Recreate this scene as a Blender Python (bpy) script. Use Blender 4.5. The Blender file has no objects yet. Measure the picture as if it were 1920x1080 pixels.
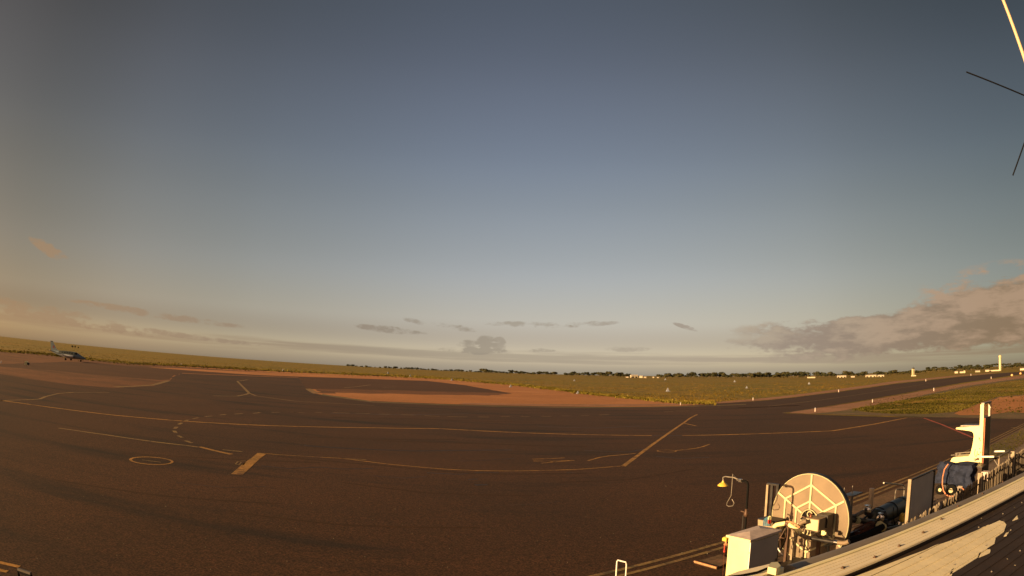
import bpy, bmesh, math, random
from mathutils import Vector, Matrix, noise
from mathutils.geometry import delaunay_2d_cdt
rnd = random.Random(7)
sc = bpy.context.scene
C = sc.collection
RAD = math.radians

# ---------------------------------------------------------------- camera (wide-angle webcam lens), light, exposure
CAM_H = 5.0; FL = 1150.0; PITCH = .138; ROLL = .032      # FL: pixels of the 1920 px frame per radian
fwd = Vector((0, math.cos(PITCH), math.sin(PITCH))); up0 = Vector((0, -math.sin(PITCH), math.cos(PITCH))); rt0 = Vector((1, 0, 0))
RT = rt0 * math.cos(ROLL) + up0 * math.sin(ROLL); UP = up0 * math.cos(ROLL) - rt0 * math.sin(ROLL)
cd = bpy.data.cameras.new('camera'); cam = bpy.data.objects.new('camera', cd); C.objects.link(cam); sc.camera = cam
cd.type = 'PANO'; cd.panorama_type = 'FISHEYE_LENS_POLYNOMIAL'; cd.sensor_width = 36; cd.fisheye_fov = RAD(170)
cd.fisheye_polynomial_k0 = 0; cd.fisheye_polynomial_k1 = -(1920 / 36 / FL)
cd.fisheye_polynomial_k2 = cd.fisheye_polynomial_k3 = cd.fisheye_polynomial_k4 = 0
cd.clip_start = .05; cd.clip_end = 30000
cam.matrix_world = Matrix.Translation((0, 0, CAM_H)) @ Matrix((RT, UP, -fwd)).transposed().to_4x4()

SUN_AZ = -114.0; SUN_EL = 11.0
sun_dir = Vector((math.sin(RAD(SUN_AZ)) * math.cos(RAD(SUN_EL)), math.cos(RAD(SUN_AZ)) * math.cos(RAD(SUN_EL)), math.sin(RAD(SUN_EL))))
ld = bpy.data.lights.new('sun', 'SUN'); ld.energy = 5.0; ld.angle = RAD(.5); ld.color = (1, .63, .29)
lo = bpy.data.objects.new('sun', ld); C.objects.link(lo); lo.rotation_euler = (-sun_dir).to_track_quat('-Z', 'Y').to_euler()
sc.view_settings.view_transform = 'Standard'; sc.view_settings.look = 'None'; sc.view_settings.gamma = 1
sc.view_settings.use_curve_mapping = False; sc.view_settings.exposure = 1.25
SKY_STRENGTH = .05

class N:                                      # tiny helper: arithmetic on node sockets
    nt = None
    def __init__(s, k): s.k = k
    @staticmethod
    def m(op, *a, clamp=False):
        n = N.nt.nodes.new('ShaderNodeMath'); n.operation = op; n.use_clamp = clamp
        for i, x in enumerate(a):
            if isinstance(x, N): N.nt.links.new(x.k, n.inputs[i])
            else: n.inputs[i].default_value = x
        return N(n.outputs[0])
    def __add__(s, o): return N.m('ADD', s, o)
    __radd__ = __add__
    def __sub__(s, o): return N.m('SUBTRACT', s, o)
    def __rsub__(s, o): return N.m('SUBTRACT', o, s)
    def __mul__(s, o): return N.m('MULTIPLY', s, o)
    __rmul__ = __mul__
    def __truediv__(s, o): return N.m('DIVIDE', s, o)
    def sm(s, lo_, hi_):
        n = N.nt.nodes.new('ShaderNodeMapRange'); n.interpolation_type = 'SMOOTHSTEP'
        N.nt.links.new(s.k, n.inputs[0]); n.inputs[1].default_value = lo_; n.inputs[2].default_value = hi_
        return N(n.outputs[0])
def nd(nt, t, **kw):
    n = nt.nodes.new(t)
    for k, v in kw.items(): setattr(n, k, v)
    return n
def mixc(nt, f, a, b, mode='MIX'):
    n = nt.nodes.new('ShaderNodeMix'); n.data_type = 'RGBA'; n.blend_type = mode
    for i, x in ((0, f), (6, a), (7, b)):
        if isinstance(x, N): x = x.k
        if isinstance(x, bpy.types.NodeSocket): nt.links.new(x, n.inputs[i])
        elif i == 0: n.inputs[0].default_value = x
        else: n.inputs[i].default_value = (*x, 1) if len(x) == 3 else x
    return n.outputs[2]
def ray(x, y):                                # direction seen at a pixel of the 1920 px photograph
    dx = x - 960; dy = 540 - y; rr = math.hypot(dx, dy) or 1e-9; th = rr / FL
    return (RT * dx + UP * dy) * (math.sin(th) / rr) + fwd * math.cos(th)

# world: Nishita sky plus thin morning clouds
w = bpy.data.worlds.new('World'); sc.world = w; w.use_nodes = True
nt = w.node_tree; N.nt = nt
sky = nd(nt, 'ShaderNodeTexSky', sky_type='NISHITA', sun_disc=False, sun_elevation=RAD(SUN_EL), sun_rotation=RAD(SUN_AZ),
         altitude=10, air_density=1.0, dust_density=2.2, ozone_density=1.0)
geo = nd(nt, 'ShaderNodeNewGeometry'); sep = nd(nt, 'ShaderNodeSeparateXYZ')
vneg = nd(nt, 'ShaderNodeVectorMath', operation='SCALE'); vneg.inputs['Scale'].default_value = -1
nt.links.new(geo.outputs['Incoming'], vneg.inputs[0]); nt.links.new(vneg.outputs[0], sep.inputs[0])
X, Y, Z = (N(sep.outputs[i]) for i in range(3))
AZ = N.m('ARCTAN2', X, Y); EL = N.m('ARCSINE', Z)
def wnoise(sx, sy, seed, detail=5, rough=.6):
    c = nd(nt, 'ShaderNodeCombineXYZ'); nt.links.new((AZ * sx).k, c.inputs[0]); nt.links.new((EL * sy).k, c.inputs[1]); c.inputs[2].default_value = seed
    n = nd(nt, 'ShaderNodeTexNoise'); n.inputs['Scale'].default_value = 1; n.inputs['Detail'].default_value = detail; n.inputs['Roughness'].default_value = rough
    nt.links.new(c.outputs[0], n.inputs['Vector']); return N(n.outputs[0])
na = wnoise(9, 34, 3.1); nb = wnoise(26, 70, 8.3); nc = wnoise(3.5, 120, 1.7, 5); nd_ = wnoise(60, 120, 4.4)
def blob(px, py, wx, wy, tilt=0.0):           # soft ellipse round the direction seen at a pixel
    d = ray(px, py); a0 = math.atan2(d.x, d.y); e0 = math.asin(d.z)
    da = AZ - a0; de = EL - e0 - da * tilt
    da = da / (wx / FL); de = de / (wy / FL)
    return N.m('MAXIMUM', 1.0 - (da * da + de * de), 0.0)
# big bank at the right
bank = blob(1800, 600, 420, 50, .12) + blob(1920, 575, 250, 85) + blob(1560, 612, 210, 22, .03) * .8 + blob(1700, 640, 330, 26) * .55 + blob(1450, 645, 190, 15) * .4
mb = (bank * .85 + (na - .5) * 2.6 + (nb - .5) * 1.6 + (nd_ - .5) * .9).sm(.12, .72) * N.m('MINIMUM', bank * 3.0, 1.0)
# thin streaks at the left, small puffs in the middle
def streak(px, py, wx, wy, tilt, k=1.0):
    b = blob(px, py, wx, wy, tilt)
    return (b * .75 + (nb - .5) * 2.6 + (nd_ - .5) * 2.0).sm(.05, 1.0) * N.m('MINIMUM', b * 3.0, 1.0) * k
ml = streak(290, 589, 190, 8, -.05, .9) + streak(110, 600, 200, 9, -.06, .9) + streak(330, 627, 200, 6, -.04, .8) + streak(60, 576, 170, 10, -.06, .7) + streak(180, 612, 130, 6, -.05, .7) + streak(92, 468, 44, 13, -.35, .9)
mm = (streak(730, 618, 75, 8, -.05) + streak(850, 613, 50, 7, -.12, .8) + streak(778, 603, 30, 6, -.2, .7) + streak(1000, 609, 110, 7, 0, .7) + streak(1105, 607, 60, 6, .05, .7)
      + streak(1285, 613, 26, 5, -.3, .9) + streak(890, 658, 80, 8, 0, .9) + streak(880, 650, 30, 14, 0, .8) + streak(912, 645, 22, 19, 0, .8) + streak(935, 647, 16, 18, 0, .7) + streak(1015, 657, 32, 5, 0, .8) + streak(1180, 655, 55, 6, 0, .5))
# low band of stratus above the horizon
low = (1.0 - N.m('ABSOLUTE', (EL - .026) / .013)) + (nc - .5) * 2.4
mlow = low.sm(.1, .95) * .6
low2 = (1.0 - N.m('ABSOLUTE', (EL - .008) / .014)) + (nc - .5) * .5
mlow2 = low2.sm(.0, 1.0) * .25
K_AIR = .93
def ramp(x, lo_, hi_, stops, gain=1.0):        # colour ramp over lo_..hi_; stop colours are divided by gain and multiplied back
    n = nd(nt, 'ShaderNodeMapRange'); nt.links.new(x.k, n.inputs[0]); n.inputs[1].default_value = lo_; n.inputs[2].default_value = hi_
    r = nd(nt, 'ShaderNodeValToRGB'); nt.links.new(n.outputs[0], r.inputs[0]); r.color_ramp.interpolation = 'CARDINAL'; e = r.color_ramp.elements
    while len(e) < len(stops): e.new(.5)
    for k, (p, c) in enumerate(stops): e[k].position = (p - lo_) / (hi_ - lo_)
    for k, (p, c) in enumerate(stops): e[k].color = (*[q / gain for q in c], 1)
    return mixc(nt, 1.0, r.outputs[0], (gain * K_AIR,) * 3, 'MULTIPLY') if gain != 1 else r.outputs[0]
# the air of that morning: pale and dusty low down, the camera's warm white balance
t_el = ramp(EL, -.05, 1.2, [(-.01, (4.2, 4.0, 5.3)), (.007, (4.4, 4.2, 5.2)), (.045, (2.15, 1.9, 2.35)), (.09, (1.86, 1.50, 1.58)), (.17, (1.70, 1.33, 1.26)), (.26, (1.57, 1.23, 1.115)), (.346, (1.39, 1.11, 1.04)), (.48, (1.18, .92, .85)), (.61, (.98, .77, .685))], 6.0)
t_az = ramp(AZ, -3.15, 3.15, [(-2.6, (.75, .65, .55)), (-.85, (.53, .48, .39)), (-.65, (.68, .65, .58)), (-.42, (.82, .82, .78)), (0, (1, 1, 1)), (.5, (.72, .70, .64)), (.82, (.42, .43, .39)), (1.2, (.42, .42, .38)), (2.6, (.75, .65, .55))])
base = mixc(nt, 1.0, mixc(nt, 1.0, sky.outputs[0], t_el, 'MULTIPLY'), t_az, 'MULTIPLY')
lit = ramp(AZ, -3.15, 3.15, [(-.85, (3.9, 2.5, 1.35)), (-.35, (3.7, 3.0, 2.2)), (.0, (3.8, 3.4, 2.65)), (.45, (4.2, 3.2, 2.35)), (.8, (3.9, 2.6, 1.65))], 4.0)
shade = ramp(AZ, -3.15, 3.15, [(-.85, (3.3, 2.05, 1.12)), (-.28, (2.5, 1.9, 1.4)), (.0, (2.95, 2.45, 1.88)), (.45, (2.95, 2.3, 1.8)), (.8, (2.4, 1.62, .97))], 4.0)
ccol = mixc(nt, ((na - .5) * 2.2 + (nb - .5) * 1.6 + .5 + (EL - .080) * 4.0).sm(.20, .85), shade, lit)
c1 = mixc(nt, N.m('MINIMUM', mlow2, 1.0), base, mixc(nt, .35, shade, lit))
c2 = mixc(nt, N.m('MINIMUM', mlow, 1.0), c1, shade)
c3 = mixc(nt, N.m('MINIMUM', mm, .8), c2, mixc(nt, .15, shade, lit))
c4 = mixc(nt, N.m('MINIMUM', ml, .75), c3, mixc(nt, .25, shade, lit))
c5 = mixc(nt, N.m('MINIMUM', mb * .92, .94), c4, ccol)
bg = nt.nodes['Background']; nt.links.new(c5, bg.inputs[0]); bg.inputs[1].default_value = SKY_STRENGTH

# ---------------------------------------------------------------- frames of reference
BETA = RAD(31.59)                              # the terminal's long side; a runs along it, b out over the apron
u = Vector((math.cos(BETA), math.sin(BETA), 0)); v = Vector((-math.sin(BETA), math.cos(BETA), 0)); zz = Vector((0, 0, 1))
O = Vector((0, 0, CAM_H))
def abz(p): return Vector((p.dot(u), p.dot(v), p.z))
def W(a, b, z=0.0): return u * a + v * b + zz * z
def G(x, y, z=0.0):                            # world point at height z seen at a pixel
    d = ray(x, y); return O + d * ((z - CAM_H) / d.z)
def Pz(x, y, z=0.0): return abz(G(x, y, z))
def Pa(x, y, a): d = ray(x, y); return abz(O + d * (a / d.dot(u)))
def Pb(x, y, b): d = ray(x, y); return abz(O + d * (b / d.dot(v)))

# ---------------------------------------------------------------- materials
M = {}
def mat(name, col, rough=.6, metal=0.0, var=.12, scale=6.0, bump=.0, col2=None, mixs=None, spec=.4):
    m = bpy.data.materials.new(name); m.use_nodes = True; t = m.node_tree; b = t.nodes['Principled BSDF']
    tc = nd(t, 'ShaderNodeTexCoord')
    n = nd(t, 'ShaderNodeTexNoise'); n.inputs['Scale'].default_value = scale; n.inputs['Detail'].default_value = 6
    t.links.new(tc.outputs['Object'], n.inputs['Vector'])
    r = nd(t, 'ShaderNodeValToRGB'); t.links.new(n.outputs[0], r.inputs[0])
    c2 = col2 or tuple(c * (1 - 2 * var) for c in col)
    r.color_ramp.elements[0].position = .32; r.color_ramp.elements[1].position = .68
    r.color_ramp.elements[0].color = (*c2, 1); r.color_ramp.elements[1].color = (*(min(1, c * (1 + var * .4)) for c in col), 1)
    t.links.new(r.outputs[0], b.inputs['Base Color']); b.inputs['Roughness'].default_value = rough; b.inputs['Metallic'].default_value = metal
    b.inputs['Specular IOR Level'].default_value = spec
    if bump:
        n2 = nd(t, 'ShaderNodeTexNoise'); n2.inputs['Scale'].default_value = scale * 5; n2.inputs['Detail'].default_value = 4
        t.links.new(tc.outputs['Object'], n2.inputs['Vector'])
        bp = nd(t, 'ShaderNodeBump'); bp.inputs['Strength'].default_value = bump; bp.inputs['Distance'].default_value = .02
        t.links.new(n2.outputs[0], bp.inputs['Height']); t.links.new(bp.outputs[0], b.inputs['Normal'])
    M[name] = m; return m
def ground_mat(name, cols, scales, rough=.95, grain=(14, .35), streak=None, bump=.0, spec=.2):
    """cols: base, patch colour a, patch colour b; scales: sizes of the two patch noises (1/m)"""
    m = bpy.data.materials.new(name); m.use_nodes = True; t = m.node_tree; b = t.nodes['Principled BSDF']; N.nt = t
    tc = nd(t, 'ShaderNodeTexCoord')
    def nz(s, det=5, ro=.6, stretch=None, seed=0.0):
        mp = nd(t, 'ShaderNodeMapping'); t.links.new(tc.outputs['Object'], mp.inputs[0]); mp.inputs['Location'].default_value = (seed, seed * .7, 0)
        if stretch: mp.inputs['Scale'].default_value = (stretch[0], stretch[1], 1); mp.inputs['Rotation'].default_value = (0, 0, stretch[2])
        n = nd(t, 'ShaderNodeTexNoise'); n.inputs['Scale'].default_value = s; n.inputs['Detail'].default_value = det; n.inputs['Roughness'].default_value = ro
        t.links.new(mp.outputs[0], n.inputs['Vector']); return N(n.outputs[0])
    c = mixc(t, nz(scales[0]).sm(.38, .62), cols[0], cols[1])
    c = mixc(t, nz(scales[1], seed=31).sm(.5, .7), c, cols[2])
    if streak: c = mixc(t, nz(streak[0], 4, .6, streak[2], 11).sm(.5, .72) * streak[3], c, streak[1])
    gr = nz(grain[0], 3, .7, None, 5).sm(.25, .75)
    gr2 = nz(grain[0] * .22, 4, .7, None, 9).sm(.3, .7)
    k = mixc(t, 1.0, c, mixc(t, gr, (1 - grain[1],) * 3, (1 + grain[1],) * 3), 'MULTIPLY')
    g2 = .16 if grain[1] > .8 else grain[1] * .45
    k = mixc(t, 1.0, k, mixc(t, gr2, (1 - g2, 1 - g2 * .6, 1 - g2), (1 + g2, 1 + g2 * .6, 1 + g2)), 'MULTIPLY')
    t.links.new(k, b.inputs['Base Color']); b.inputs['Roughness'].default_value = rough; b.inputs['Specular IOR Level'].default_value = spec
    if bump:
        bp = nd(t, 'ShaderNodeBump'); bp.inputs['Strength'].default_value = bump; bp.inputs['Distance'].default_value = .05
        t.links.new(gr2.k, bp.inputs['Height']); t.links.new(bp.outputs[0], b.inputs['Normal'])
    M[name] = m; return m
ground_mat('grass_ground', [(.20, .132, .007), (.145, .120, .008), (.25, .142, .012)], (.016, .05), grain=(.33, .42), streak=(.36, (.095, .070, .010), (1.0, .22, 0), .8))
ground_mat('asphalt', [(.056, .0262, .0110), (.043, .0215, .0098), (.074, .0330, .0135)], (.07, .022), grain=(19, .85), streak=(.16, (.019, .0125, .0080), (.28, 1.7, .1), 1.0), rough=.9)
ground_mat('taxiway_asphalt', [(.042, .0215, .0105), (.048, .024, .011), (.056, .027, .012)], (.05, .02), grain=(6, .25), rough=.9)
ground_mat('dusty_asphalt', [(.056, .0235, .0090), (.064, .027, .0102), (.078, .033, .012)], (.05, .02), grain=(5, .25), rough=.95)
ground_mat('red_dirt', [(.37, .160, .055), (.32, .138, .048), (.43, .20, .08)], (.06, .03), grain=(3, .22))
ground_mat('worn_dirt', [(.115, .050, .020), (.15, .064, .026), (.085, .038, .0155)], (.05, .12), grain=(3, .25), streak=(.1, (.05, .025, .012), (.3, 1.4, 0), .6))
ground_mat('pale_verge', [(.30, .165, .10), (.26, .135, .075), (.2, .11, .05)], (.05, .12), grain=(3, .25))
ground_mat('brown_verge', [(.13, .09, .05), (.10, .085, .035), (.17, .11, .06)], (.12, .3), grain=(4, .3))
ground_mat('earth_yard', [(.13, .085, .05), (.10, .07, .045), (.17, .10, .06)], (.3, .9), grain=(9, .3))
ground_mat('concrete', [(.2, .15, .11), (.16, .12, .09), (.12, .09, .07)], (.6, 1.7), grain=(20, .2), bump=.2)
ground_mat('line_yellow', [(.34, .185, .048), (.25, .14, .04), (.10, .055, .025)], (.5, 1.2), grain=(12, .4), rough=.8)
ground_mat('line_worn', [(.22, .15, .06), (.17, .11, .05), (.08, .06, .04)], (.5, 1.8), grain=(12, .4), rough=.85)
ground_mat('line_red', [(.36, .085, .06), (.3, .08, .05), (.2, .07, .05)], (.5, 1.8), grain=(12, .3), rough=.8)
ground_mat('tar', [(.022, .019, .018), (.028, .023, .02), (.036, .03, .026)], (.4, 1.2), grain=(8, .3), rough=.7)
mat('cream_trim', (.92, .84, .50), .45, var=.04, scale=3); mat('cream_paint', (.80, .72, .36), .42, var=.06, scale=2.5); mat('white_paint', (.82, .80, .74), .4, var=.06)
mat('tan_panel', (.19, .145, .095), .5, var=.10, scale=2.2); mat('rib_cream', (.5, .47, .29), .45, var=.06)
mat('dark_steel', (.03, .028, .028), .45, .3, var=.3); mat('black_rubber', (.009, .009, .009), .9, var=.2, spec=.08); mat('brown_steel', (.10, .055, .035), .55, .2, var=.2)
mat('grey_steel', (.17, .15, .13), .4, .6, var=.12); mat('galvanised', (.26, .235, .2), .45, .5, var=.14, scale=9); mat('shiny_steel', (.62, .6, .58), .22, 1.0, var=.1)
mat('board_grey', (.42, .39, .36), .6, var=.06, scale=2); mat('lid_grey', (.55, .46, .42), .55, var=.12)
mat('tank_teal', (.03, .045, .045), .4, var=.15); mat('copper', (.20, .065, .03), .45, .3, var=.25, scale=18)
mat('roof_paint', (.86, .76, .50), .5, var=.06, scale=2.5, bump=.12); mat('capping_paint', (.90, .80, .56), .45, var=.05, scale=3); mat('gutter_grey', (.21, .175, .13), .5, var=.10, scale=3)
mat('roof_brown', (.032, .0175, .009), .7, var=.18, scale=4, bump=.15); mat('wall_render', (.35, .28, .2), .8, var=.08, scale=3, bump=.2)
mat('blue_tarp', (.022, .030, .062), .8, var=.25, scale=5, bump=.4, spec=.15); mat('hose_orange', (.55, .22, .12), .5, var=.1); mat('blue_hose', (.03, .16, .26), .5, var=.2); mat('red_plastic', (.5, .06, .04), .45, var=.1)
mat('yellow_plastic', (.75, .5, .08), .4, var=.08, scale=12); mat('lichen', (.24, .21, .15), .9, var=.3, scale=40)
mat('aircraft_white', (.36, .38, .42), .35, var=.05, scale=1); mat('aircraft_dark', (.06, .07, .065), .3, var=.1, scale=1); mat('aircraft_shade_grey', (.15, .20, .24), .35, var=.08, scale=1); mat('aircraft_red', (.25, .05, .05), .4, var=.1); mat('glass_dark', (.015, .017, .02), .1, var=.1, spec=.6)
mat('shed_white', (.42, .37, .27), .5, var=.05, scale=.1); mat('shed_tan', (.45, .38, .3), .6, var=.08, scale=.1); mat('silo_white', (.44, .40, .25), .5, var=.05, scale=.15); mat('shed_roof', (.5, .46, .4), .5, var=.1, scale=.1)
mat('marker_white', (.26, .28, .34), .5, var=.05, scale=2); mat('marker_blue', (.2, .25, .33), .5, var=.08, scale=2); mat('post_white', (.5, .43, .4), .5, var=.05, scale=8); mat('ball_orange', (.75, .42, .2), .5, var=.05)
mat('bark', (.10, .075, .055), .9, var=.2, scale=.5); mat('paling', (.10, .078, .05), .55, .2, var=.16, scale=5); mat('paling_dark', (.045, .036, .028), .6, .2, var=.2, scale=5)
mat('wood_post', (.30, .24, .165), .6, var=.12, scale=4); mat('whip_paint', (.55, .42, .27), .4, var=.04, scale=5); mat('brick_red', (.48, .24, .12), .8, var=.2, scale=14)
def leaf_mat(name, c1, c2, sc_=.25):
    m = mat(name, c1, .8, 0, .2, sc_, 0, c2, spec=.15); return m
leaf_mat('foliage_dark', (.050, .052, .024), (.022, .026, .012)); leaf_mat('foliage_olive', (.075, .068, .028), (.035, .036, .015))
def tuft_mat(name, ca, cb, cc):
    m = bpy.data.materials.new(name); m.use_nodes = True; t = m.node_tree; b = t.nodes['Principled BSDF']; N.nt = t
    at = nd(t, 'ShaderNodeAttribute', attribute_name='tone')
    r = nd(t, 'ShaderNodeValToRGB'); t.links.new(at.outputs['Fac'], r.inputs[0]); r.color_ramp.elements[0].color = (*ca, 1); r.color_ramp.elements[1].color = (*cc, 1)
    e = r.color_ramp.elements.new(.5); e.color = (*cb, 1)
    t.links.new(r.outputs[0], b.inputs['Base Color']); b.inputs['Roughness'].default_value = .9; b.inputs['Specular IOR Level'].default_value = .1
    M[name] = m
tuft_mat('grass_blades', (.055, .04, .006), (.11, .075, .010), (.17, .11, .018))
tuft_mat('edge_blades', (.05, .042, .006), (.11, .088, .013), (.19, .15, .03))
tuft_mat('green_blades', (.022, .022, .003), (.042, .038, .006), (.085, .07, .014))

# ---------------------------------------------------------------- mesh building
class MB:
    def __init__(s): s.v = []; s.f = []; s.sm = []
    def add(s, vs, fs, smooth=False):
        o = len(s.v); s.v += [Vector(p) for p in vs]; s.f += [tuple(i + o for i in f) for f in fs]; s.sm += [smooth] * len(fs); return s
    def box(s, lo_, hi_):
        x0, y0, z0 = lo_; x1, y1, z1 = hi_
        return s.add([(x0, y0, z0), (x1, y0, z0), (x1, y1, z0), (x0, y1, z0), (x0, y0, z1), (x1, y0, z1), (x1, y1, z1), (x0, y1, z1)],
                     [(0, 3, 2, 1), (4, 5, 6, 7), (0, 1, 5, 4), (1, 2, 6, 5), (2, 3, 7, 6), (3, 0, 4, 7)])
    def cbox(s, c, size): return s.box([c[i] - size[i] / 2 for i in range(3)], [c[i] + size[i] / 2 for i in range(3)])
    def tube(s, pts, r, n=8, closed=False, cap=True):
        pts = [Vector(p) for p in pts]; rs = r if isinstance(r, (list, tuple)) else [r] * len(pts); vs = []; fs = []; L = len(pts)
        prev = None
        for i, p in enumerate(pts):
            a = pts[(i - 1) % L] if (i > 0 or closed) else p; b = pts[(i + 1) % L] if (i < L - 1 or closed) else p
            t = (b - a).normalized()
            if prev is None:
                x = t.cross(zz); x = x if x.length > .05 else t.cross(Vector((1, 0, 0))); x.normalize()
            else:
                x = prev - t * prev.dot(t); x = x.normalized() if x.length > 1e-4 else t.orthogonal().normalized()
            prev = x; y = t.cross(x)
            for k in range(n): an = 2 * math.pi * k / n; vs.append(p + (x * math.cos(an) + y * math.sin(an)) * rs[i])
        for i in range(L if closed else L - 1):
            j = (i + 1) % L
            for k in range(n): fs.append((i * n + k, i * n + (k + 1) % n, j * n + (k + 1) % n, j * n + k))
        if cap and not closed: fs.append(tuple(range(n))[::-1]); fs.append(tuple((L - 1) * n + k for k in range(n)))
        return s.add(vs, fs, True)
    def bar(s, p, q, w_, h_):                  # rectangular bar from p to q
        p = Vector(p); q = Vector(q); t = (q - p).normalized(); x = t.cross(zz); x = x if x.length > .05 else t.cross(Vector((0, 1, 0))); x.normalize(); y = t.cross(x)
        vs = [c + x * (sx * w_ / 2) + y * (sy * h_ / 2) for c in (p, q) for sx, sy in ((-1, -1), (1, -1), (1, 1), (-1, 1))]
        return s.add(vs, [(0, 1, 2, 3), (7, 6, 5, 4), (0, 4, 5, 1), (1, 5, 6, 2), (2, 6, 7, 3), (3, 7, 4, 0)])
    def prism(s, poly, vec):                   # polygon extruded along vec
        n = len(poly); vec = Vector(vec); vs = [Vector(p) for p in poly] + [Vector(p) + vec for p in poly]
        return s.add(vs, [tuple(range(n))[::-1], tuple(range(n, 2 * n))] + [(i, (i + 1) % n, n + (i + 1) % n, n + i) for i in range(n)])
    def lathe(s, c, axis, prof, n=20):         # prof: (distance along axis, radius)
        c = Vector(c); axis = Vector(axis).normalized(); x = axis.orthogonal().normalized(); y = axis.cross(x); vs = []; fs = []
        for d, r in prof:
            for k in range(n): an = 2 * math.pi * k / n; vs.append(c + axis * d + (x * math.cos(an) + y * math.sin(an)) * max(r, 1e-4))
        for i in range(len(prof) - 1):
            for k in range(n): fs.append((i * n + k, i * n + (k + 1) % n, (i + 1) * n + (k + 1) % n, (i + 1) * n + k))
        fs.append(tuple(range(n))[::-1]); fs.append(tuple((len(prof) - 1) * n + k for k in range(n)))
        return s.add(vs, fs, True)
def link_mesh(name, verts, faces, m, smooth=None):
    me = bpy.data.meshes.new(name); me.from_pydata([tuple(p) for p in verts], [], faces)
    if smooth: me.polygons.foreach_set('use_smooth', smooth)
    bm = bmesh.new(); bm.from_mesh(me); bmesh.ops.recalc_face_normals(bm, faces=bm.faces); bm.to_mesh(me); bm.free()
    if smooth and any(smooth) and not all(smooth) or smooth and any(smooth):
        try: me.set_sharp_from_angle(angle=RAD(40))
        except Exception: pass
    me.materials.append(M[m]); o = bpy.data.objects.new(name, me); C.objects.link(o); return o
def tag(o, label=None, cat=None, group=None, kind=None):
    if label: o['label'] = label
    if cat: o['category'] = cat
    if group: o['group'] = group
    if kind: o['kind'] = kind
    return o
class Thing:                                   # an Empty at the thing's base, axes turned with the terminal, that parents its parts
    def __init__(s, name, label, cat, base, group=None, rot=BETA, frame='abz'):
        s.base = Vector(base); s.e = bpy.data.objects.new(name, None); C.objects.link(s.e)
        s.e.location = W(*s.base) if frame == 'abz' else s.base; s.e.rotation_euler = (0, 0, rot); s.e.empty_display_size = .3
        tag(s.e, label, cat, group)
    def part(s, name, mb, m, label=None, parent=None, kind=None):
        o = link_mesh(name, [p - s.base for p in mb.v], mb.f, m, mb.sm); o.parent = parent or s.e
        return tag(o, label, None, None, kind)
def solo(name, mb, m, label, cat, base, group=None):
    base = Vector(base); o = link_mesh(name, [p - base for p in mb.v], mb.f, m, mb.sm); o.location = W(*base); o.rotation_euler = (0, 0, BETA)
    return tag(o, label, cat, group)

# ---------------------------------------------------------------- terrain
def hill(x, y):
    r = math.hypot(x, y); az = math.degrees(math.atan2(x, y))
    s = min(1, max(0, (az - 22) / 24)); s = s * s * (3 - 2 * s)
    t = min(1, max(0, (r - 1200) / 2400)); t = t * t * (3 - 2 * t)
    l = 22 * s * t
    return l + 1.2 * t * noise.noise(Vector((x / 900, y / 900, 0)))
vs = [Vector((0, 0, 0))]; fs = []; rings = [8, 20, 40, 70, 110, 170, 260, 400, 600, 850, 1100, 1300, 1500, 1750, 2000, 2300, 2700, 3200, 3800, 4700, 6500, 9000]; NS = 240
for r in rings:
    for k in range(NS):
        an = 2 * math.pi * k / NS; x = r * math.sin(an); y = r * math.cos(an); vs.append(Vector((x, y, hill(x, y))))
for k in range(NS): fs.append((0, 1 + k, 1 + (k + 1) % NS))
for i in range(len(rings) - 1):
    for k in range(NS): a = 1 + i * NS; b = a + NS; fs.append((a + k, b + k, b + (k + 1) % NS, a + (k + 1) % NS))
tag(link_mesh('grass_field', vs, fs, 'grass_ground', [True] * len(fs)), kind='structure')

def sub(poly, step_fn, amp, seed=0.0, closed=True):
    """subdivide an outline and roughen it"""
    out = []; n = len(poly)
    for i in range(n if closed else n - 1):
        p = poly[i]; q = poly[(i + 1) % n]; L = (q - p).length; k = max(1, min(60, int(L / step_fn((p + q) / 2)))); t = (q - p).normalized(); nrm = Vector((-t.y, t.x, 0))
        for j in range(k):
            c = p.lerp(q, j / k); d = math.hypot(c.x, c.y)
            s = amp * (.25 + d / 90) * (noise.noise(Vector((c.x * .22 + seed, c.y * .22, 0))) + .6 * noise.noise(Vector((c.x * .8 + seed, c.y * .8, 3))))
            out.append(c + nrm * (s if j else s * .5))
    return out
stepf = lambda c: .6 + math.hypot(c.x, c.y) / 55
def sheet(name, px, z, m, amp=.25, kind='structure', pts=None):
    poly = pts or [G(x, y) for x, y in px]; poly = [Vector((p.x, p.y, 0)) for p in poly]
    poly = sub(poly, stepf, amp, len(name)) if amp else poly
    vc, _, fc, _, _, _ = delaunay_2d_cdt([p.to_2d() for p in poly], [], [list(range(len(poly)))], 1, 1e-4)
    bm = bmesh.new(); vv = [bm.verts.new((p.x, p.y, z)) for p in vc]
    for f in fc:
        a_, b_, c_ = (vc[k] for k in f[:3])
        if abs((b_ - a_).cross(c_ - a_)) > .004: bm.faces.new([vv[k] for k in f])
    if sum(f.normal.z if f.normal.length else 0 for f in bm.faces) < 0 or True:
        for f in bm.faces:
            f.normal_update()
            if f.normal.z < 0: f.normal_flip()
    me = bpy.data.meshes.new(name); bm.to_mesh(me); bm.free(); me.materials.append(M[m]); o = bpy.data.objects.new(name, me); C.objects.link(o)
    return tag(o, kind=kind)
# red dirt verge between the field and the apron
top_edge = [(0, 659), (95, 666), (160, 674), (240, 682), (350, 687), (480, 694.5), (640, 702), (740, 706), (830, 711), (960, 722), (1040, 731), (1100, 739), (1200, 749), (1270, 756), (1340, 757)]
sheet('dirt_verge', [(-260, 640), (-120, 649)] + top_edge + [(1400, 770), (1300, 800), (900, 800), (500, 790), (100, 780), (-200, 775)], .008, 'red_dirt', .5)
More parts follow.
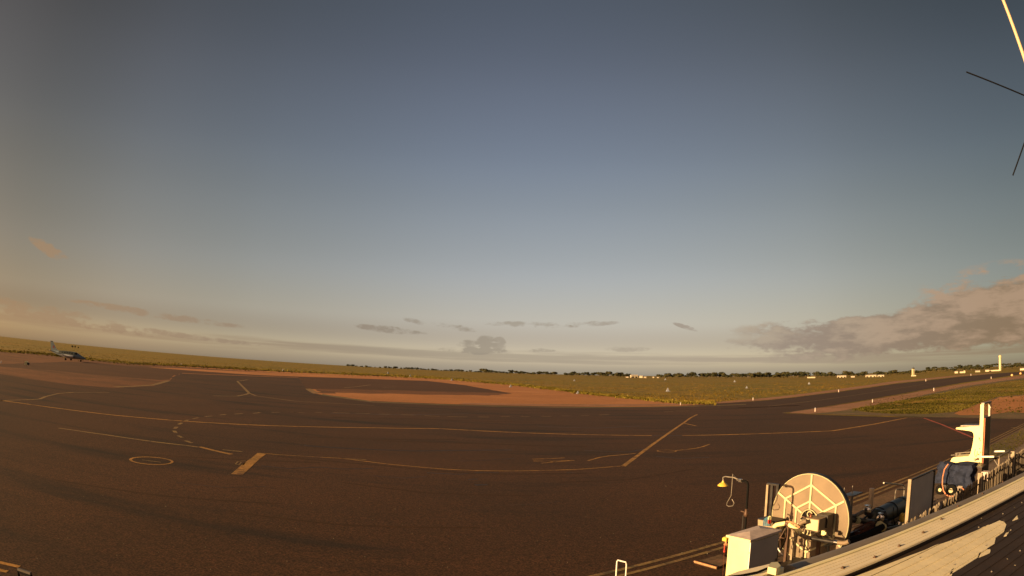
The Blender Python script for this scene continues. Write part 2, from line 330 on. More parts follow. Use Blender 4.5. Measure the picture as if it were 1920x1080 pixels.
# apron
P1 = [(-200, 672), (0, 683), (130, 678), (200, 683), (270, 688), (480, 703), (640, 708.5), (800, 714), (870, 722), (930, 732.5), (962, 738)]
apron_px = [(-330, 676), (0, 700.5), (60, 711), (130, 720), (215, 726.5), (287, 723), (318, 713), (325, 706), (340, 700), (560, 708), (574, 729), (600, 739), (690, 751.5), (780, 755.5), (870, 758.5), (980, 761), (1100, 762.5), (1200, 763), (1280, 761), (1362, 756), (1400, 760), (1470, 775), (1640, 781), (1800, 785), (1925, 787.5)]
apron_pts = [G(x, y) for x, y in apron_px] + [W(70, 30), W(70, 10.4), W(13.6, 10.4), W(13.4, 4), W(-30, 2.3), W(-90, 4)]
apron = sheet('apron', None, .016, 'asphalt', .12, pts=apron_pts)
upper = sheet('far_apron', P1 + [(900, 738), (800, 735), (700, 731), (600, 733), (577, 729.5), (572, 729), (559, 707.5), (342, 699.5), (325, 705.5), (317, 712.8), (300, 713.5), (200, 706), (100, 696), (0, 690), (-200, 676)], .012, 'dusty_asphalt', .25)
tax = sheet('taxiway', [(1350, 756.6), (1440, 750.8), (1560, 736.5), (1680, 719.5), (1800, 706.5), (1870, 700.2), (1905, 697.6), (1930, 696.2), (1935, 699.5), (1900, 703.8), (1860, 709.5), (1800, 718.5), (1750, 727.5), (1700, 736.5), (1640, 747), (1560, 760), (1500, 770), (1467, 774.8), (1400, 770)], .020, 'taxiway_asphalt', .12)
sheet('worn_island', [(-320, 672), (-60, 684), (0, 687.5), (100, 694.5), (200, 704.5), (300, 712.6), (320, 711.5), (316, 715.5), (288, 724), (215, 727.5), (130, 721), (60, 712), (0, 701.5), (-330, 678)], .0168, 'worn_dirt', .3)
sheet('dirt_island', [(598, 739.5), (573, 729.3), (590, 730), (640, 732), (700, 733), (800, 738), (880, 739), (945, 738), (1100, 741), (1170, 749), (1235, 757), (1180, 761), (1050, 760.5), (900, 757.5), (780, 753.5), (690, 748.5)], .0205, 'red_dirt', .35)
sheet('verge_strip', [(860, 758), (1000, 760.8), (1150, 761.5), (1270, 760), (1350, 756.4), (1440, 750.2), (1560, 735.8), (1680, 718.6), (1800, 705.4), (1870, 699.6), (1860, 699.4), (1790, 704.2), (1670, 715.5), (1560, 731.5), (1440, 746), (1340, 754), (1270, 757), (1150, 758), (1000, 757.5), (870, 755.5)], .0245, 'pale_verge', .3)
# right-hand verges
sheet('right_verge', [(1478, 775), (1515, 769.2), (1640, 750), (1700, 739.5), (1750, 730.5), (1800, 721.5), (1860, 712), (1900, 706.5), (1940, 702), (2000, 720), (2050, 790), (1925, 786), (1800, 783.5), (1640, 779.5), (1560, 777.5)], .026, 'brown_verge', .3)
sheet('dirt_shoulder', [(1478, 774.6), (1515, 768.4), (1640, 749.2), (1700, 738.6), (1750, 729.6), (1800, 720.6), (1860, 711.4), (1900, 706), (1935, 702), (1940, 706), (1880, 714), (1810, 724), (1740, 739), (1680, 752), (1620, 764), (1560, 773), (1520, 776)], .030, 'pale_verge', .4)
grass_patch_px = [(1598, 768), (1650, 758), (1700, 749), (1760, 738), (1830, 724), (1890, 715), (1960, 707), (1990, 738), (1920, 740), (1872, 744), (1850, 752), (1820, 762), (1800, 772), (1740, 776.5), (1670, 776), (1630, 773.5)]
sheet('grass_patch', grass_patch_px, .034, 'grass_ground', .5)
sheet('dirt_patch', [(1788, 776), (1815, 766), (1845, 754), (1875, 745), (1930, 741), (1990, 745), (2000, 776), (1925, 775), (1890, 773), (1850, 779), (1800, 779)], .038, 'red_dirt', .5)
# yard between the double line and the terminal
yard = sheet('yard', None, .020, 'earth_yard', .12, pts=[W(13.9, 10.55), W(70, 10.55), W(70, 2.2), W(13.7, 2.2)])
sheet('yard_grass', None, .024, 'brown_verge', .3, pts=[W(37, 10.3), W(70, 10.35), W(70, 7.6), W(37, 8.6)])
sheet('pathway', None, .028, 'concrete', .05, pts=[W(20, 8.4), W(70, 8.0), W(70, 6.6), W(20, 6.9)])
slab = Thing('concrete_slab', 'low cracked concrete slab beside the double yellow line, left of the cream cabinet', 'slab', (12.4, 10.0, .02))
mb = MB(); p4 = [Pz(1302, 1053, .06), Pz(1352, 1039, .06), Pz(1372, 1050, .06), Pz(1344, 1065, .06)]; mb.prism([(p.x, p.y, .018) for p in p4], (0, 0, .04)); slab.part('slab_top', mb, 'earth_yard')
mb = MB(); mb.bar(p4[0] + Vector((0, 0, .01)), p4[3] + Vector((0, 0, .01)), .05, .04); slab.part('slab_edging', mb, 'brick_red')

# ---------------------------------------------------------------- painted lines (flat paint on the apron, children of it)
def ribbon(pts, wd, z, wob=0.0):
    P = [Vector((p.x, p.y, 0)) for p in pts]; Q = []
    for i in range(len(P) - 1):
        L = (P[i + 1] - P[i]).length; k = max(1, min(40, int(L / 1.5)))
        Q += [P[i].lerp(P[i + 1], j / k) for j in range(k)]
    Q.append(P[-1]); vs = []; fs = []
    for i, p in enumerate(Q):
        t = (Q[min(i + 1, len(Q) - 1)] - Q[max(i - 1, 0)]).normalized(); n = Vector((-t.y, t.x, 0)); w_ = wd * (1 + wob * noise.noise(p * .9))
        vs += [p + n * w_ / 2 + zz * z, p - n * w_ / 2 + zz * z]
    for i in range(len(Q) - 1): fs.append((2 * i, 2 * i + 1, 2 * i + 3, 2 * i + 2))
    return vs, fs
def line(name, px, wd=.4, m='line_yellow', par=None, z=.0216, pts=None, label=None):
    vs, fs = ribbon(pts or [G(x, y) for x, y in px], wd, z, .3)
    o = link_mesh(name, vs, fs, m); o.parent = par or apron
    if label: o['label'] = label
    return o
L = line
L('painted_line', [(-150, 728), (0, 751), (34, 755.5), (120, 767.5), (215, 779), (350, 790.5), (480, 797.5), (560, 800), (700, 802.5), (825, 804), (960, 811), (1087, 815), (1222, 817)], .42)
L('painted_line', [(1279, 817), (1440, 813), (1562, 808), (1637, 796), (1700, 783.6)], .45)
L('painted_line', [(0, 751.5), (50, 750), (75, 748.5), (85, 744), (110, 738), (140, 735.8), (205, 736)], .3, 'line_worn')
L('painted_line', [(110, 803), (200, 816), (290, 829), (350, 836), (372, 839)], .28, 'line_worn')
L('painted_line', [(374, 838.3), (400, 845), (434, 852.5)], .28)
L('painted_line', [(417, 843.8), (455, 847.6)], .2, 'line_worn')
L('painted_line', [(215, 725.8), (250, 724.5), (287, 722), (300, 718.5), (316, 714)], .8, 'line_worn')
L('painted_line', [(400, 742.5), (445, 743), (460, 740), (467.5, 737.5), (455, 725), (445, 715), (465, 712)], .45, 'line_worn')
L('painted_line', [(467.5, 737.5), (480, 742.5), (555, 752.5), (630, 756.5), (702, 760.5)], .4, 'line_worn')
L('painted_line', [(575, 729), (582, 734), (590, 738.3)], .6, 'line_worn'); L('painted_line', [(580.5, 728.8), (588, 733.5), (597, 738)], .6, 'line_worn')
L('painted_line', [(645, 727), (670, 725), (695, 721.6)], .5, 'line_worn', upper); L('painted_line', [(717, 727), (742, 727.6)], .6, 'line_worn', upper); L('painted_line', [(719, 724), (744, 724.6)], .4, 'line_worn', upper)
L('painted_line', [(495, 851), (560, 855.5), (640, 860), (657, 862), (730, 871), (830, 880), (892, 883), (960, 883.8), (1080, 881), (1170, 874)], .15)
L('painted_line', [(640, 860), (687, 862.5)], .13, 'line_worn')
L('painted_line', [(1168, 875), (1222, 835), (1260, 808), (1282, 793), (1295, 783.5), (1307, 777.5)], .27)
L('painted_line', [(1282, 793.8), (1305, 798.8)], .25)
L('painted_line', [(1102, 864.5), (1125, 858), (1145, 855), (1165, 853.5), (1192, 850.6)], .16)
L('painted_line', [(1264, 845.6), (1285, 843.5), (1305, 841), (1318, 838), (1330, 833.5)], .18)
L('painted_line', [(998, 861.6), (1030, 860.6), (1059, 859)], .13); L('painted_line', [(1000, 865), (1030, 865.2), (1068, 864)], .13); L('painted_line', [(1015, 869.2), (1045, 866.5), (1077, 863.8)], .13); L('painted_line', [(1031, 864.6), (1040, 867.6)], .2)
L('painted_line', [(1440, 762), (1540, 750), (1640, 735.5), (1740, 719), (1840, 706.5)], .3, 'line_worn', tax, .0256)
L('painted_line', [(1467, 774.7), (1490, 772), (1515, 768), (1560, 761), (1627, 750), (1740, 730.5), (1800, 720)], .35, 'line_worn', tax, .0376)
L('painted_line', [(1700, 783.6), (1730, 783.8)], .35, 'line_worn')
L('painted_line', [(1732, 784), (1765, 796), (1795, 808.5), (1825, 821.5)], .26, 'line_red', label='red painted line')
L('painted_line', [(1896, 802), (1918, 803.6)], .25, 'line_worn')
for b_ in (11.22, 10.86):
    L('painted_line', None, .15, 'line_worn', None, .0236, pts=[W(a, b_) for a in (5, 8, 9.5, 12, 16, 20, 26, 33, 42, 52, 66)])
L('painted_line', None, .16, 'line_yellow', None, .0216, pts=[W(-9, 15.4), W(-6, 14.6), W(-3.6, 13.9)]); L('painted_line', None, .16, 'line_yellow', None, .0216, pts=[W(-9, 14.9), W(-6, 14.1), W(-3.8, 13.5)])
for x0, y0, x1, y1 in [(1267, 770.8, 1293, 770.8), (1245, 772.5, 1262, 772)]: L('dash', [(x0, y0), (x1, y1)], .35, 'line_worn')
def ring(cx, cy, rx_px, r, wd, wx=1.0):
    c = G(cx, cy); n = 28
    return line('painted_ring', None, wd, 'line_yellow', pts=[c + Vector((math.cos(2 * math.pi * k / n) * r, math.sin(2 * math.pi * k / n) * r, 0)) for k in range(n + 1)])
ring(284, 864.5, 41, 1.0, .15); L('painted_line', [(266, 863), (302, 867.5)], .08, 'line_worn')
ring(1250, 846.2, 15, .62, .1)
L('painted_bar', [(491.5, 850.5), (466, 870.5), (444, 890.5)], .52, 'line_yellow')
for a_, b_ in [((441.5, 871), (446, 866)), ((446, 866), (461, 864.3)), ((448, 872.6), (452.5, 867.4)), ((455.5, 872.8), (459.5, 867.2)), ((441.5, 871.2), (456, 872.6))]: L('painted_character', [a_, b_], .075, 'line_worn')
D8 = [(1840, 75, 1920, 77), (1630, 77, 1715, 75), (1435, 87, 1515, 78), (1240, 95, 1330, 88), (1080, 105, 1150, 98), (925, 123, 998, 115), (800, 145, 860, 132), (715, 170, 752, 156), (648, 205, 685, 188), (606, 250, 630, 230), (600, 272, 620, 296), (640, 322, 688, 345), (722, 377, 790, 402)]
for x0, y0, x1, y1 in D8: L('dash', [(220 + x0 / 5.647, 760 + y0 / 5.647), (220 + x1 / 5.647, 760 + y1 / 5.647)], .26, 'line_worn')
D2 = [(260, 612, 365, 617), (445, 614, 495, 615), (575, 615, 700, 620), (750, 620, 855, 624), (920, 627, 1010, 628), (1090, 630, 1190, 635), (1265, 638, 1380, 645), (1435, 645, 1585, 648), (1670, 648, 1750, 649), (1835, 645, 1905, 644)]
for x0, y0, x1, y1 in D2: L('dash', [(480 + x0 / 4, 620 + y0 / 4), (480 + x1 / 4, 620 + y1 / 4)], .34, 'line_worn')
D3 = [(65, 564, 137, 566), (218, 563, 295, 564), (372, 560, 440, 559), (515, 558, 578, 556), (655, 554, 728, 549)]
for x0, y0, x1, y1 in D3: L('dash', [(960 + x0 / 4, 640 + y0 / 4), (960 + x1 / 4, 640 + y1 / 4)], .34, 'line_worn')
# tar seams and dark patches
for px, wd in [([(570, 836), (640, 840.5), (700, 843.5), (780, 846), (860, 845), (960, 844)], .32), ([(490, 874), (540, 879), (600, 876.5), (640, 880), (700, 879)], .14), ([(800, 887), (860, 890), (905, 886), (935, 887)], .17),
               ([(930, 949), (960, 947.5), (1000, 946), (1050, 941)], .03), ([(1062, 887), (1078, 887.6)], .2), ([(878, 900), (896, 898.6)], .16), ([(890, 910), (914, 909.4)], .28), ([(850, 865), (905, 864), (965, 860)], .1), ([(1095, 845), (1180, 848), (1210, 842)], .22), ([(1230, 856), (1275, 860), (1330, 858)], .2), ([(700, 893), (760, 897), (800, 894)], .09), ([(330, 905), (420, 915), (500, 913)], .06), ([(1010, 800), (1120, 803), (1200, 799)], .35), ([(620, 775), (760, 778), (880, 776)], .4),
               ([(1222, 817), (1279, 817)], .35), ([(800, 729), (820, 729.4)], .8), ([(0, 749), (60, 757.5), (120, 765)], .25)]:
    L('tar_seam', px, wd, 'tar', z=.0186)
def bank(name, px, h, wd, m):                  # low kerb-like bank along the grass edge
    P = [G(x, y) for x, y in px]; vs, fs = ribbon(P, wd, .005, .6); n = len(vs) // 2; V2 = []; F2 = []
    for i in range(n):
        f = min(1, i / 3, (n - 1 - i) / 3); l, r = vs[2 * i], vs[2 * i + 1]; hh = h * (.6 + .8 * abs(noise.noise(l * .05))) * f + .01; V2 += [l, l.lerp(r, .15) + zz * hh, l.lerp(r, .8) + zz * hh, r]
    for i in range(n - 1): F2 += [(4 * i + j, 4 * i + j + 1, 4 * i + j + 5, 4 * i + j + 4) for j in range(3)]
    return tag(link_mesh(name, V2, F2, m), kind='structure')
bank('earth_bank', [(165, 674.2), (240, 682), (350, 687.2), (480, 694.6), (560, 698), (640, 701.6), (740, 705.6)], .34, 1.2, 'brown_verge')
ground_mat('tyre_mark', [(.038, .0185, .0078), (.042, .020, .008), (.056, .0250, .0088)], (.25, .9), grain=(20, .4))
for px, wd in [([(620, 783), (760, 785), (1000, 792)], .8), ([(520, 856), (700, 872), (900, 889), (1100, 888)], .35), ([(230, 850), (420, 861), (600, 868)], .3), ([(700, 826), (900, 832), (1100, 838)], .6),
               ([(640, 905), (800, 925), (1000, 930)], .22), ([(900, 770), (1100, 773), (1300, 768), (1500, 760)], .9), ([(1050, 905), (1180, 900), (1300, 880)], .25), ([(560, 819), (700, 824), (860, 824)], .5), ([(100, 900), (300, 930), (520, 945)], .2), ([(430, 960), (640, 985), (900, 990)], .16), ([(1290, 790), (1400, 786), (1600, 784)], .6)]:
    L('tyre_mark', px, wd, 'tyre_mark', z=.0200)
sheet('dust_fringe', [(585, 729), (640, 730), (760, 732), (880, 735), (950, 737), (945, 741), (860, 741), (760, 739), (660, 737), (606, 738)], .0212, 'worn_dirt', 1.6)
sheet('worn_verge', [(-200, 642), (-60, 651), (0, 658.5), (95, 665.5), (160, 673.8), (250, 682.8), (350, 688.2), (560, 701), (350, 691), (262, 688), (130, 679.5), (0, 684.5), (-200, 675)], .0105, 'worn_dirt', .5)
sheet('gravel_margin', [(600, 741), (700, 755), (870, 761), (1100, 765), (1280, 763), (1400, 759), (1400, 757.5), (1280, 761.5), (1100, 763.2), (870, 759.5), (700, 753), (604, 739)], .0255, 'brown_verge', .5)
# loose stones on the near apron
mb = MB()
for i in range(200):
    t = rnd.random(); x = rnd.uniform(0, 1500); y = rnd.uniform(880, 1075); p = abz(G(x, y, .016))
    if p.y < 10.2: continue
    s = rnd.uniform(.005, .012) * (1 + (t > .95)); mb.lathe(p, (0, 0, 1), [(0, s), (s * .7, s * .8), (s, s * .2)], 5)
so = solo('loose_stones', mb, 'lichen', None, None, (0, 0, .016)); so['kind'] = 'stuff'

# ---------------------------------------------------------------- grass tufts (stuff)
def inpoly(x, y, poly):
    c = False; j = len(poly) - 1
    for i in range(len(poly)):
        if (poly[i][1] > y) != (poly[j][1] > y) and x < (poly[j][0] - poly[i][0]) * (y - poly[i][1]) / (poly[j][1] - poly[i][1]) + poly[i][0]: c = not c
        j = i
    return c
def tufts(name, pts, m, hmin, hmax):
    vs = []; fs = []; tone = []
    for p, k in pts:
        h = rnd.uniform(hmin, hmax) * k; t = min(1, max(0, .5 + .7 * noise.noise(Vector((p.x / 14, p.y / 14, 0))) + rnd.uniform(-.3, .3)))
        for q in range(2):
            an = rnd.uniform(0, 6.28); w_ = h * rnd.uniform(.35, .8); c = p + Vector((rnd.uniform(-.5, .5), rnd.uniform(-.5, .5), 0)) * h * 1.6
            o = len(vs); dx = Vector((math.cos(an), math.sin(an), 0)) * w_; le = Vector((rnd.uniform(-.4, .4), rnd.uniform(-.4, .4), 0)) * h
            vs += [c - dx, c + dx, c + le + zz * h * rnd.uniform(.7, 1) + dx * .3, c + le - dx * .3 + zz * h]; fs.append((o, o + 1, o + 2, o + 3)); tone.append(t)
    o = link_mesh(name, vs, fs, m); at = o.data.attributes.new('tone', 'FLOAT', 'FACE'); at.data.foreach_set('value', tone); return tag(o, kind='stuff')
field_poly = [(-20, 636)] + [(x, y - 1.5) for x, y in top_edge] + [(1440, 745), (1560, 731), (1670, 714.5), (1790, 703), (1860, 698.5), (1890, 697), (1890, 694), (1600, 704), (1300, 707.2), (1000, 703), (700, 690), (400, 672), (200, 654)]
pts = []
for i in range(110000):
    x = rnd.uniform(-10, 1890); y = 640 + rnd.random() * 122
    if inpoly(x, y, field_poly):
        p = G(x, y); d = p.length
        if d < 700 and rnd.random() < .75 + noise.noise(Vector((p.x / 30, p.y / 30, 2))): pts.append((Vector((p.x, p.y, 0)), min(1.5, .7 + d / 600)))
tufts('field_grass', pts, 'grass_blades', .08, .2)
pts = []
for i in range(26000):
    x = rnd.uniform(1590, 1930); y = rnd.uniform(704, 780)
    if inpoly(x, y, grass_patch_px) or (inpoly(x, y, [(1590, 774), (1640, 752), (1930, 700), (1930, 775)]) and rnd.random() < .08):
        p = G(x, y); n_ = noise.noise(Vector((p.x / 5, p.y / 5, 1)))
        if n_ > -.35: pts.append((Vector((p.x, p.y, .03)), .7 + .5 * max(0, n_)))
edge_pts = []
for i in range(9000):                                        # ragged edges of the field
    k = rnd.randrange(len(top_edge) - 1); t = rnd.random(); x = top_edge[k][0] * (1 - t) + top_edge[k + 1][0] * t; y = top_edge[k][1] * (1 - t) + top_edge[k + 1][1] * t + rnd.gauss(-1.2, 1.3) 
    p = G(x, y); edge_pts.append((Vector((p.x, p.y, 0)), .9 + p.length / 300))
for i in range(900):
    p = W(rnd.uniform(36, 62), rnd.uniform(8.0, 10.3)); pts.append((Vector((p.x, p.y, .02)), .3))
tufts('verge_grass', pts, 'green_blades', .10, .24); tufts('field_edge_grass', edge_pts, 'edge_blades', .10, .24)

# ---------------------------------------------------------------- far trees
def crown_mesh(seed, wide, m):
    r = random.Random(seed); vs = []; fs = []
    lumps = [(r.uniform(-.5, .5) * wide, r.uniform(-.3, .3), r.uniform(.45, .8), r.uniform(.22, .36)) for _ in range(6)]
    for lx_, ly_, lz_, lr in lumps:
        for k in range(46):
            d = Vector((r.gauss(0, 1), r.gauss(0, 1), r.gauss(0, 1))).normalized() * lr * r.uniform(.55, 1.05)
            c = Vector((lx_ + d.x * 1.2, ly_ + d.y, lz_ + d.z * .8)); s = lr * .42
            n = d.normalized(); a = n.orthogonal().normalized() * s; b = n.cross(a); o = len(vs); ro = r.uniform(0, 6)
            a2 = a * math.cos(ro) + b * math.sin(ro); b2 = b * math.cos(ro) - a * math.sin(ro)
            vs += [c - a2, c + a2 * .8 - b2 * .6, c + b2 + n * s * .3, c - a2 * .3 + b2 * .7]; fs.append((o, o + 1, o + 2, o + 3))
    me = bpy.data.meshes.new('crown'); me.from_pydata([tuple(p) for p in vs], [], fs); me.materials.append(M[m]); return me
crowns = [crown_mesh(i, 1.1 + .25 * (i % 3), 'foliage_dark' if i % 3 else 'foliage_olive') for i in range(7)]
tm = MB(); tm.tube([(0, 0, 0), (.03, 0, .3), (0, .02, .55)], [.045, .035, .02], 6); tm.tube([(.02, 0, .28), (.2, .05, .55)], [.025, .012], 5); tm.tube([(.02, 0, .26), (-.2, -.04, .56)], [.025, .012], 5)
trunk_me = bpy.data.meshes.new('trunk'); trunk_me.from_pydata([tuple(p) for p in tm.v], [], tm.f); trunk_me.materials.append(M['bark'])
def base_y(x):                                   # pixel row where the true horizon stands
    lo_, hi_ = 560.0, 760.0
    for _ in range(30):
        mid = (lo_ + hi_) / 2
        if ray(x, mid).z > 0: lo_ = mid
        else: hi_ = mid
    return lo_
def far_tree(x, hpx, dist, wide=1.0, label='', group=''):
    d = ray(x, base_y(x)); dd = Vector((d.x, d.y, 0)).normalized() * dist; h = hpx / FL * dist
    e = bpy.data.objects.new('gum_tree', None); C.objects.link(e); e.location = (dd.x, dd.y, hill(dd.x, dd.y) - .2); e.rotation_euler = (0, 0, rnd.uniform(0, 6.28)); e.scale = (h * wide, h * wide, h)
    tag(e, label, 'tree', group)
    for nm, me in (('trunk', trunk_me), ('crown', rnd.choice(crowns))):
        o = bpy.data.objects.new(nm, me); C.objects.link(o); o.parent = e
GT = 'trees in the dark line along the horizon'
def run(x0, x1, step, hpx, dist, lab, grp, jit=.35):
    x = x0
    while x < x1:
        k = 1 + jit * (2 * rnd.random() - 1) + .3 * noise.noise(Vector((x / 23, 5, 0)))
        far_tree(x, hpx * k, dist * rnd.uniform(.92, 1.08), rnd.uniform(1.0, 1.5), lab, grp); x += step * rnd.uniform(.6, 1.3)
run(655, 900, 8.5, 4.2, 2600, 'small dark tree in the thin far line left of the white sheds', 'trees in the thin far line')
run(900, 1040, 6, 5.6, 2200, 'small dark tree in the thin far line left of the white sheds', 'trees in the thin far line')
run(1060, 1182, 7.5, 8, 1500, 'dark bushy tree on the horizon just left of the white sheds', 'trees left of the white sheds')
run(1236, 1300, 9, 7.5, 1350, 'dark spreading tree on the horizon just right of the white sheds', 'trees right of the white sheds')
run(1300, 1520, 5.6, 8.6, 1400, 'dark bushy tree in the long line in the middle of the horizon', GT)
run(1530, 1625, 6.5, 8.6, 1400, 'dark bushy tree on the horizon among the low white sheds', 'trees among the low sheds')
run(1640, 1730, 6, 7, 1700, 'dark tree on the horizon near the small white tower', 'trees near the small tower')
run(1728, 1860, 7, 6.5, 2100, 'tree on the low hill between the two white towers', 'trees on the low hill between the towers')
run(1740, 1930, 9, 5, 2900, 'tree on top of the low hill at the right', 'trees on top of the low hill')
run(1890, 1935, 8, 7, 2100, 'tree on the low hill right of the tall white tower', 'trees on the low hill')
for i, (x, lb) in enumerate([(136, 'leftmost of three tiny lone trees on the horizon above the parked aircraft'), (141.5, 'middle of three tiny lone trees on the horizon above the parked aircraft'), (147.5, 'rightmost of three tiny lone trees on the horizon above the parked aircraft')]):
    far_tree(x, [6.0, 6.0, 4.5][i], 700, .42, lb, 'lone trees on the left horizon')

# ---------------------------------------------------------------- far buildings
def far_box(name, x, wpx, hpx, dist, label, cat='shed', wall='shed_white', gable=True, dx=0, win=0, rise=.28):
    d = ray(x, base_y(x)); dd = Vector((d.x, d.y, 0)).normalized(); p = dd * dist; z0 = hill(p.x, p.y) - .3; wd = wpx / FL * dist; h = hpx / FL * dist; dp = max(8, wd * .5)
    rot = math.atan2(-dd.x, dd.y) + dx
    T = Thing(name, label, cat, (p.x, p.y, z0), rot=rot, frame='w')
    bx, by, bz = T.base
    mb = MB(); mb.box((bx - wd / 2, by - dp / 2, bz), (bx + wd / 2, by + dp / 2, bz + h * (1 - rise if gable else 1))); T.part('wall', mb, wall)
    if gable:
        zt = bz + h * (1 - rise) + .02; mb = MB(); e = wd * .02
        mb.prism([(bx - wd / 2 - e, by - dp / 2 - e, zt), (bx - wd / 2 - e, by + dp / 2 + e, zt), (bx - wd / 2 - e, by, bz + h)], (wd + 2 * e, 0, 0)); T.part('roof', mb, 'shed_roof' if wall != 'shed_tan' else 'shed_white')
    for k in range(win):
        mb = MB(); cx = bx - wd / 2 + wd * (k + .5) / win; mb.box((cx - wd * .14 / win * 2, by - dp / 2 - .12, bz + .02), (cx + wd * .14 / win * 2, by - dp / 2 + .1, bz + h * .45)); T.part('door', mb, 'dark_steel')
    return T
far_box('shed', 1189, 13, 6.2, 1300, 'largest of the white sheds at the middle of the horizon', win=2, dx=.3); far_box('shed', 1202.5, 6, 4.6, 1290, 'white shed touching the largest shed on its right, middle of the horizon', dx=-.2)
far_box('shed', 1209.5, 5, 3.2, 1270, 'small bright shed third from the left in the mid-horizon group', 'shed'); far_box('house', 1176, 5, 2.6, 1290, 'tiny pale building just left of the largest white shed', 'building', 'shed_tan')
far_box('house', 1225, 3.2, 3.2, 1320, 'tiny white building alone right of the white sheds, by a gap in the trees', 'building'); far_box('house', 1233.5, 3.6, 2.4, 1320, 'tiny white building beside the first trees right of the white sheds', 'building')
far_box('shed', 1521, 15, 2.6, 1150, 'low flat white building left of the second row of horizon sheds', 'building', gable=False); far_box('shed', 1578, 17, 4.6, 1150, 'long cream shed with gabled roof right of the low flat building', win=3)
far_box('shed', 1599, 7, 3.0, 1160, 'small low shed between the long cream shed and the paired sheds', 'shed', 'shed_tan')
far_box('shed', 1633, 20, 4.6, 1100, 'longest cream shed, left of a pair on the right horizon', win=3); far_box('shed', 1651.5, 12, 4.2, 1100, 'shorter cream shed, right of the pair on the right horizon', win=2)
far_box('shed', 1713, 9, 2.4, 1000, 'low white building at the foot of the small white tower', 'building', gable=False)
far_box('shed', 1793, 6, 4, 1500, 'small white building on the hill foot left of the round tank', 'building'); far_box('shed', 1803, 7, 3.4, 1500, 'white building touching the round tank on the hill foot', 'building')
far_box('shed', 1833, 8, 3.4, 1550, 'small white building on the hill foot between tank and tall tower', 'building', dx=.3)
far_box('warehouse', 1862, 25, 2.4, 1600, 'long low white warehouse leading to the foot of the tall tower', 'warehouse', gable=False); far_box('shed', 1851, 7, 3.6, 1580, 'small white shed at the left end of the long warehouse', 'shed')
far_box('shed', 1917, 9, 4, 1500, 'cream shed at the far right edge beyond the taxiway', 'shed')
def tower(x, wpx, hpx, dist, label, dome=True, lean=0):
    d = ray(x, base_y(x)); dd = Vector((d.x, d.y, 0)).normalized(); p = dd * dist; z0 = hill(p.x, p.y) - .3; r = wpx / FL * dist / 2; h = hpx / FL * dist
    T = Thing('grain_silo' if dome else 'control_tower', label, 'silo' if dome else 'tower', (p.x, p.y, z0), rot=0, frame='w'); b = T.base
    if dome:
        mb = MB(); mb.lathe(b, (0, 0, 1), [(0, r), (h * .86, r)], 20); T.part('shaft', mb, 'silo_white')
        mb = MB(); mb.lathe(b + zz * (h * .861), (0, 0, 1), [(0, r * 1.18), (h * .04, r * 1.25), (h * .09, r * 1.1), (h * .13, r * .5), (h * .14, .05)], 20); T.part('dome', mb, 'silo_white')
    else:
        mb = MB(); mb.box(b + Vector((-r, -r, 0)), b + Vector((r, r, h * .8))); T.part('shaft', mb, 'silo_white')
        mb = MB(); mb.box(b + Vector((-r * .5, -r * .9, h * .801)), b + Vector((r * 1.3, r * .9, h * .93))); T.part('cab', mb, 'dark_steel')
        mb = MB(); mb.tube([b + Vector((r * .3, 0, h * .93)), b + Vector((r * .3, 0, h * 1.1))], r * .1, 6); T.part('mast', mb, 'dark_steel')
tower(1875.3, 5.0, 27, 1650, 'tall white cylindrical tower with domed top on the right horizon')
tower(1712, 3.6, 13.5, 1500, 'small white tower with dark top standing above the trees', False)
T = Thing('storage_tank', 'round white tank on the hill foot left of the tall tower', 'tank', tuple((lambda d: Vector((d.x, d.y, 0)).normalized() * 1480)(ray(1808.5, 690))), rot=0, frame='w'); T.e.location.z = 0
zt = hill(T.base.x, T.base.y); mb = MB(); mb.lathe(T.base + zz * zt, (0, 0, 1), [(0, 2.9), (4.6, 2.9)], 18); T.part('tank_wall', mb, 'silo_white'); mb = MB(); mb.lathe(T.base + zz * (zt + 4.61), (0, 0, 1), [(0, 3.0), (.8, 2.2), (1.2, .1)], 18); T.part('tank_roof', mb, 'silo_white')
mb = MB()
for x, hp in ((1654, 7), (1427, 5)):
    d = ray(x, base_y(x)); p = Vector((d.x, d.y, 0)).normalized() * 1050; T = Thing('light_mast', 'thin dark mast above the pair of cream sheds' if x > 1600 else 'thin dark mast above the middle of the tree line', 'mast', tuple(p), rot=0, frame='w')
    mb = MB(); mb.tube([T.base, T.base + zz * (hp * 1.5 / FL * 1050)], .16, 6); T.part('pole', mb, 'dark_steel'); mb = MB(); mb.cbox(T.base + zz * (hp * 1.5 / FL * 1050), (1.6, .3, .3)); T.part('lamp_head', mb, 'dark_steel')

# ---------------------------------------------------------------- field markers and edge posts
def marker_meshes():
    mb = MB(); mb.add([(-.5, -.35, 0), (.5, -.35, 0), (.5, .35, 0), (-.5, .35, 0), (-.05, 0, 1), (.05, 0, 1)], [(0, 1, 5, 4), (1, 2, 5), (2, 3, 4, 5), (3, 0, 4), (0, 3, 2, 1)])
    o = link_mesh('cone_body', mb.v, mb.f, 'marker_white'); m2 = MB(); m2.cbox((.1, 0, .03), (1.3, 1.0, .06)); b = link_mesh('base_plate', m2.v, m2.f, 'marker_blue'); return o, b
mk_body, mk_base = marker_meshes(); mk_first = True
def marker(x, y, hpx, label):
    global mk_first
    p = G(x, y); s = hpx / FL * p.length
    e = bpy.data.objects.new('field_marker', None); C.objects.link(e); e.location = (p.x, p.y, 0); e.scale = (s * .75, s * .75, s * .9); e.rotation_euler = (0, 0, math.atan2(-p.x, p.y) + .35)
    tag(e, label, 'marker', 'white markers on the grass field')
    for src in (mk_body, mk_base):
        o = src if mk_first else src.copy()
        if not mk_first: C.objects.link(o)
        o.parent = e
    mk_first = False
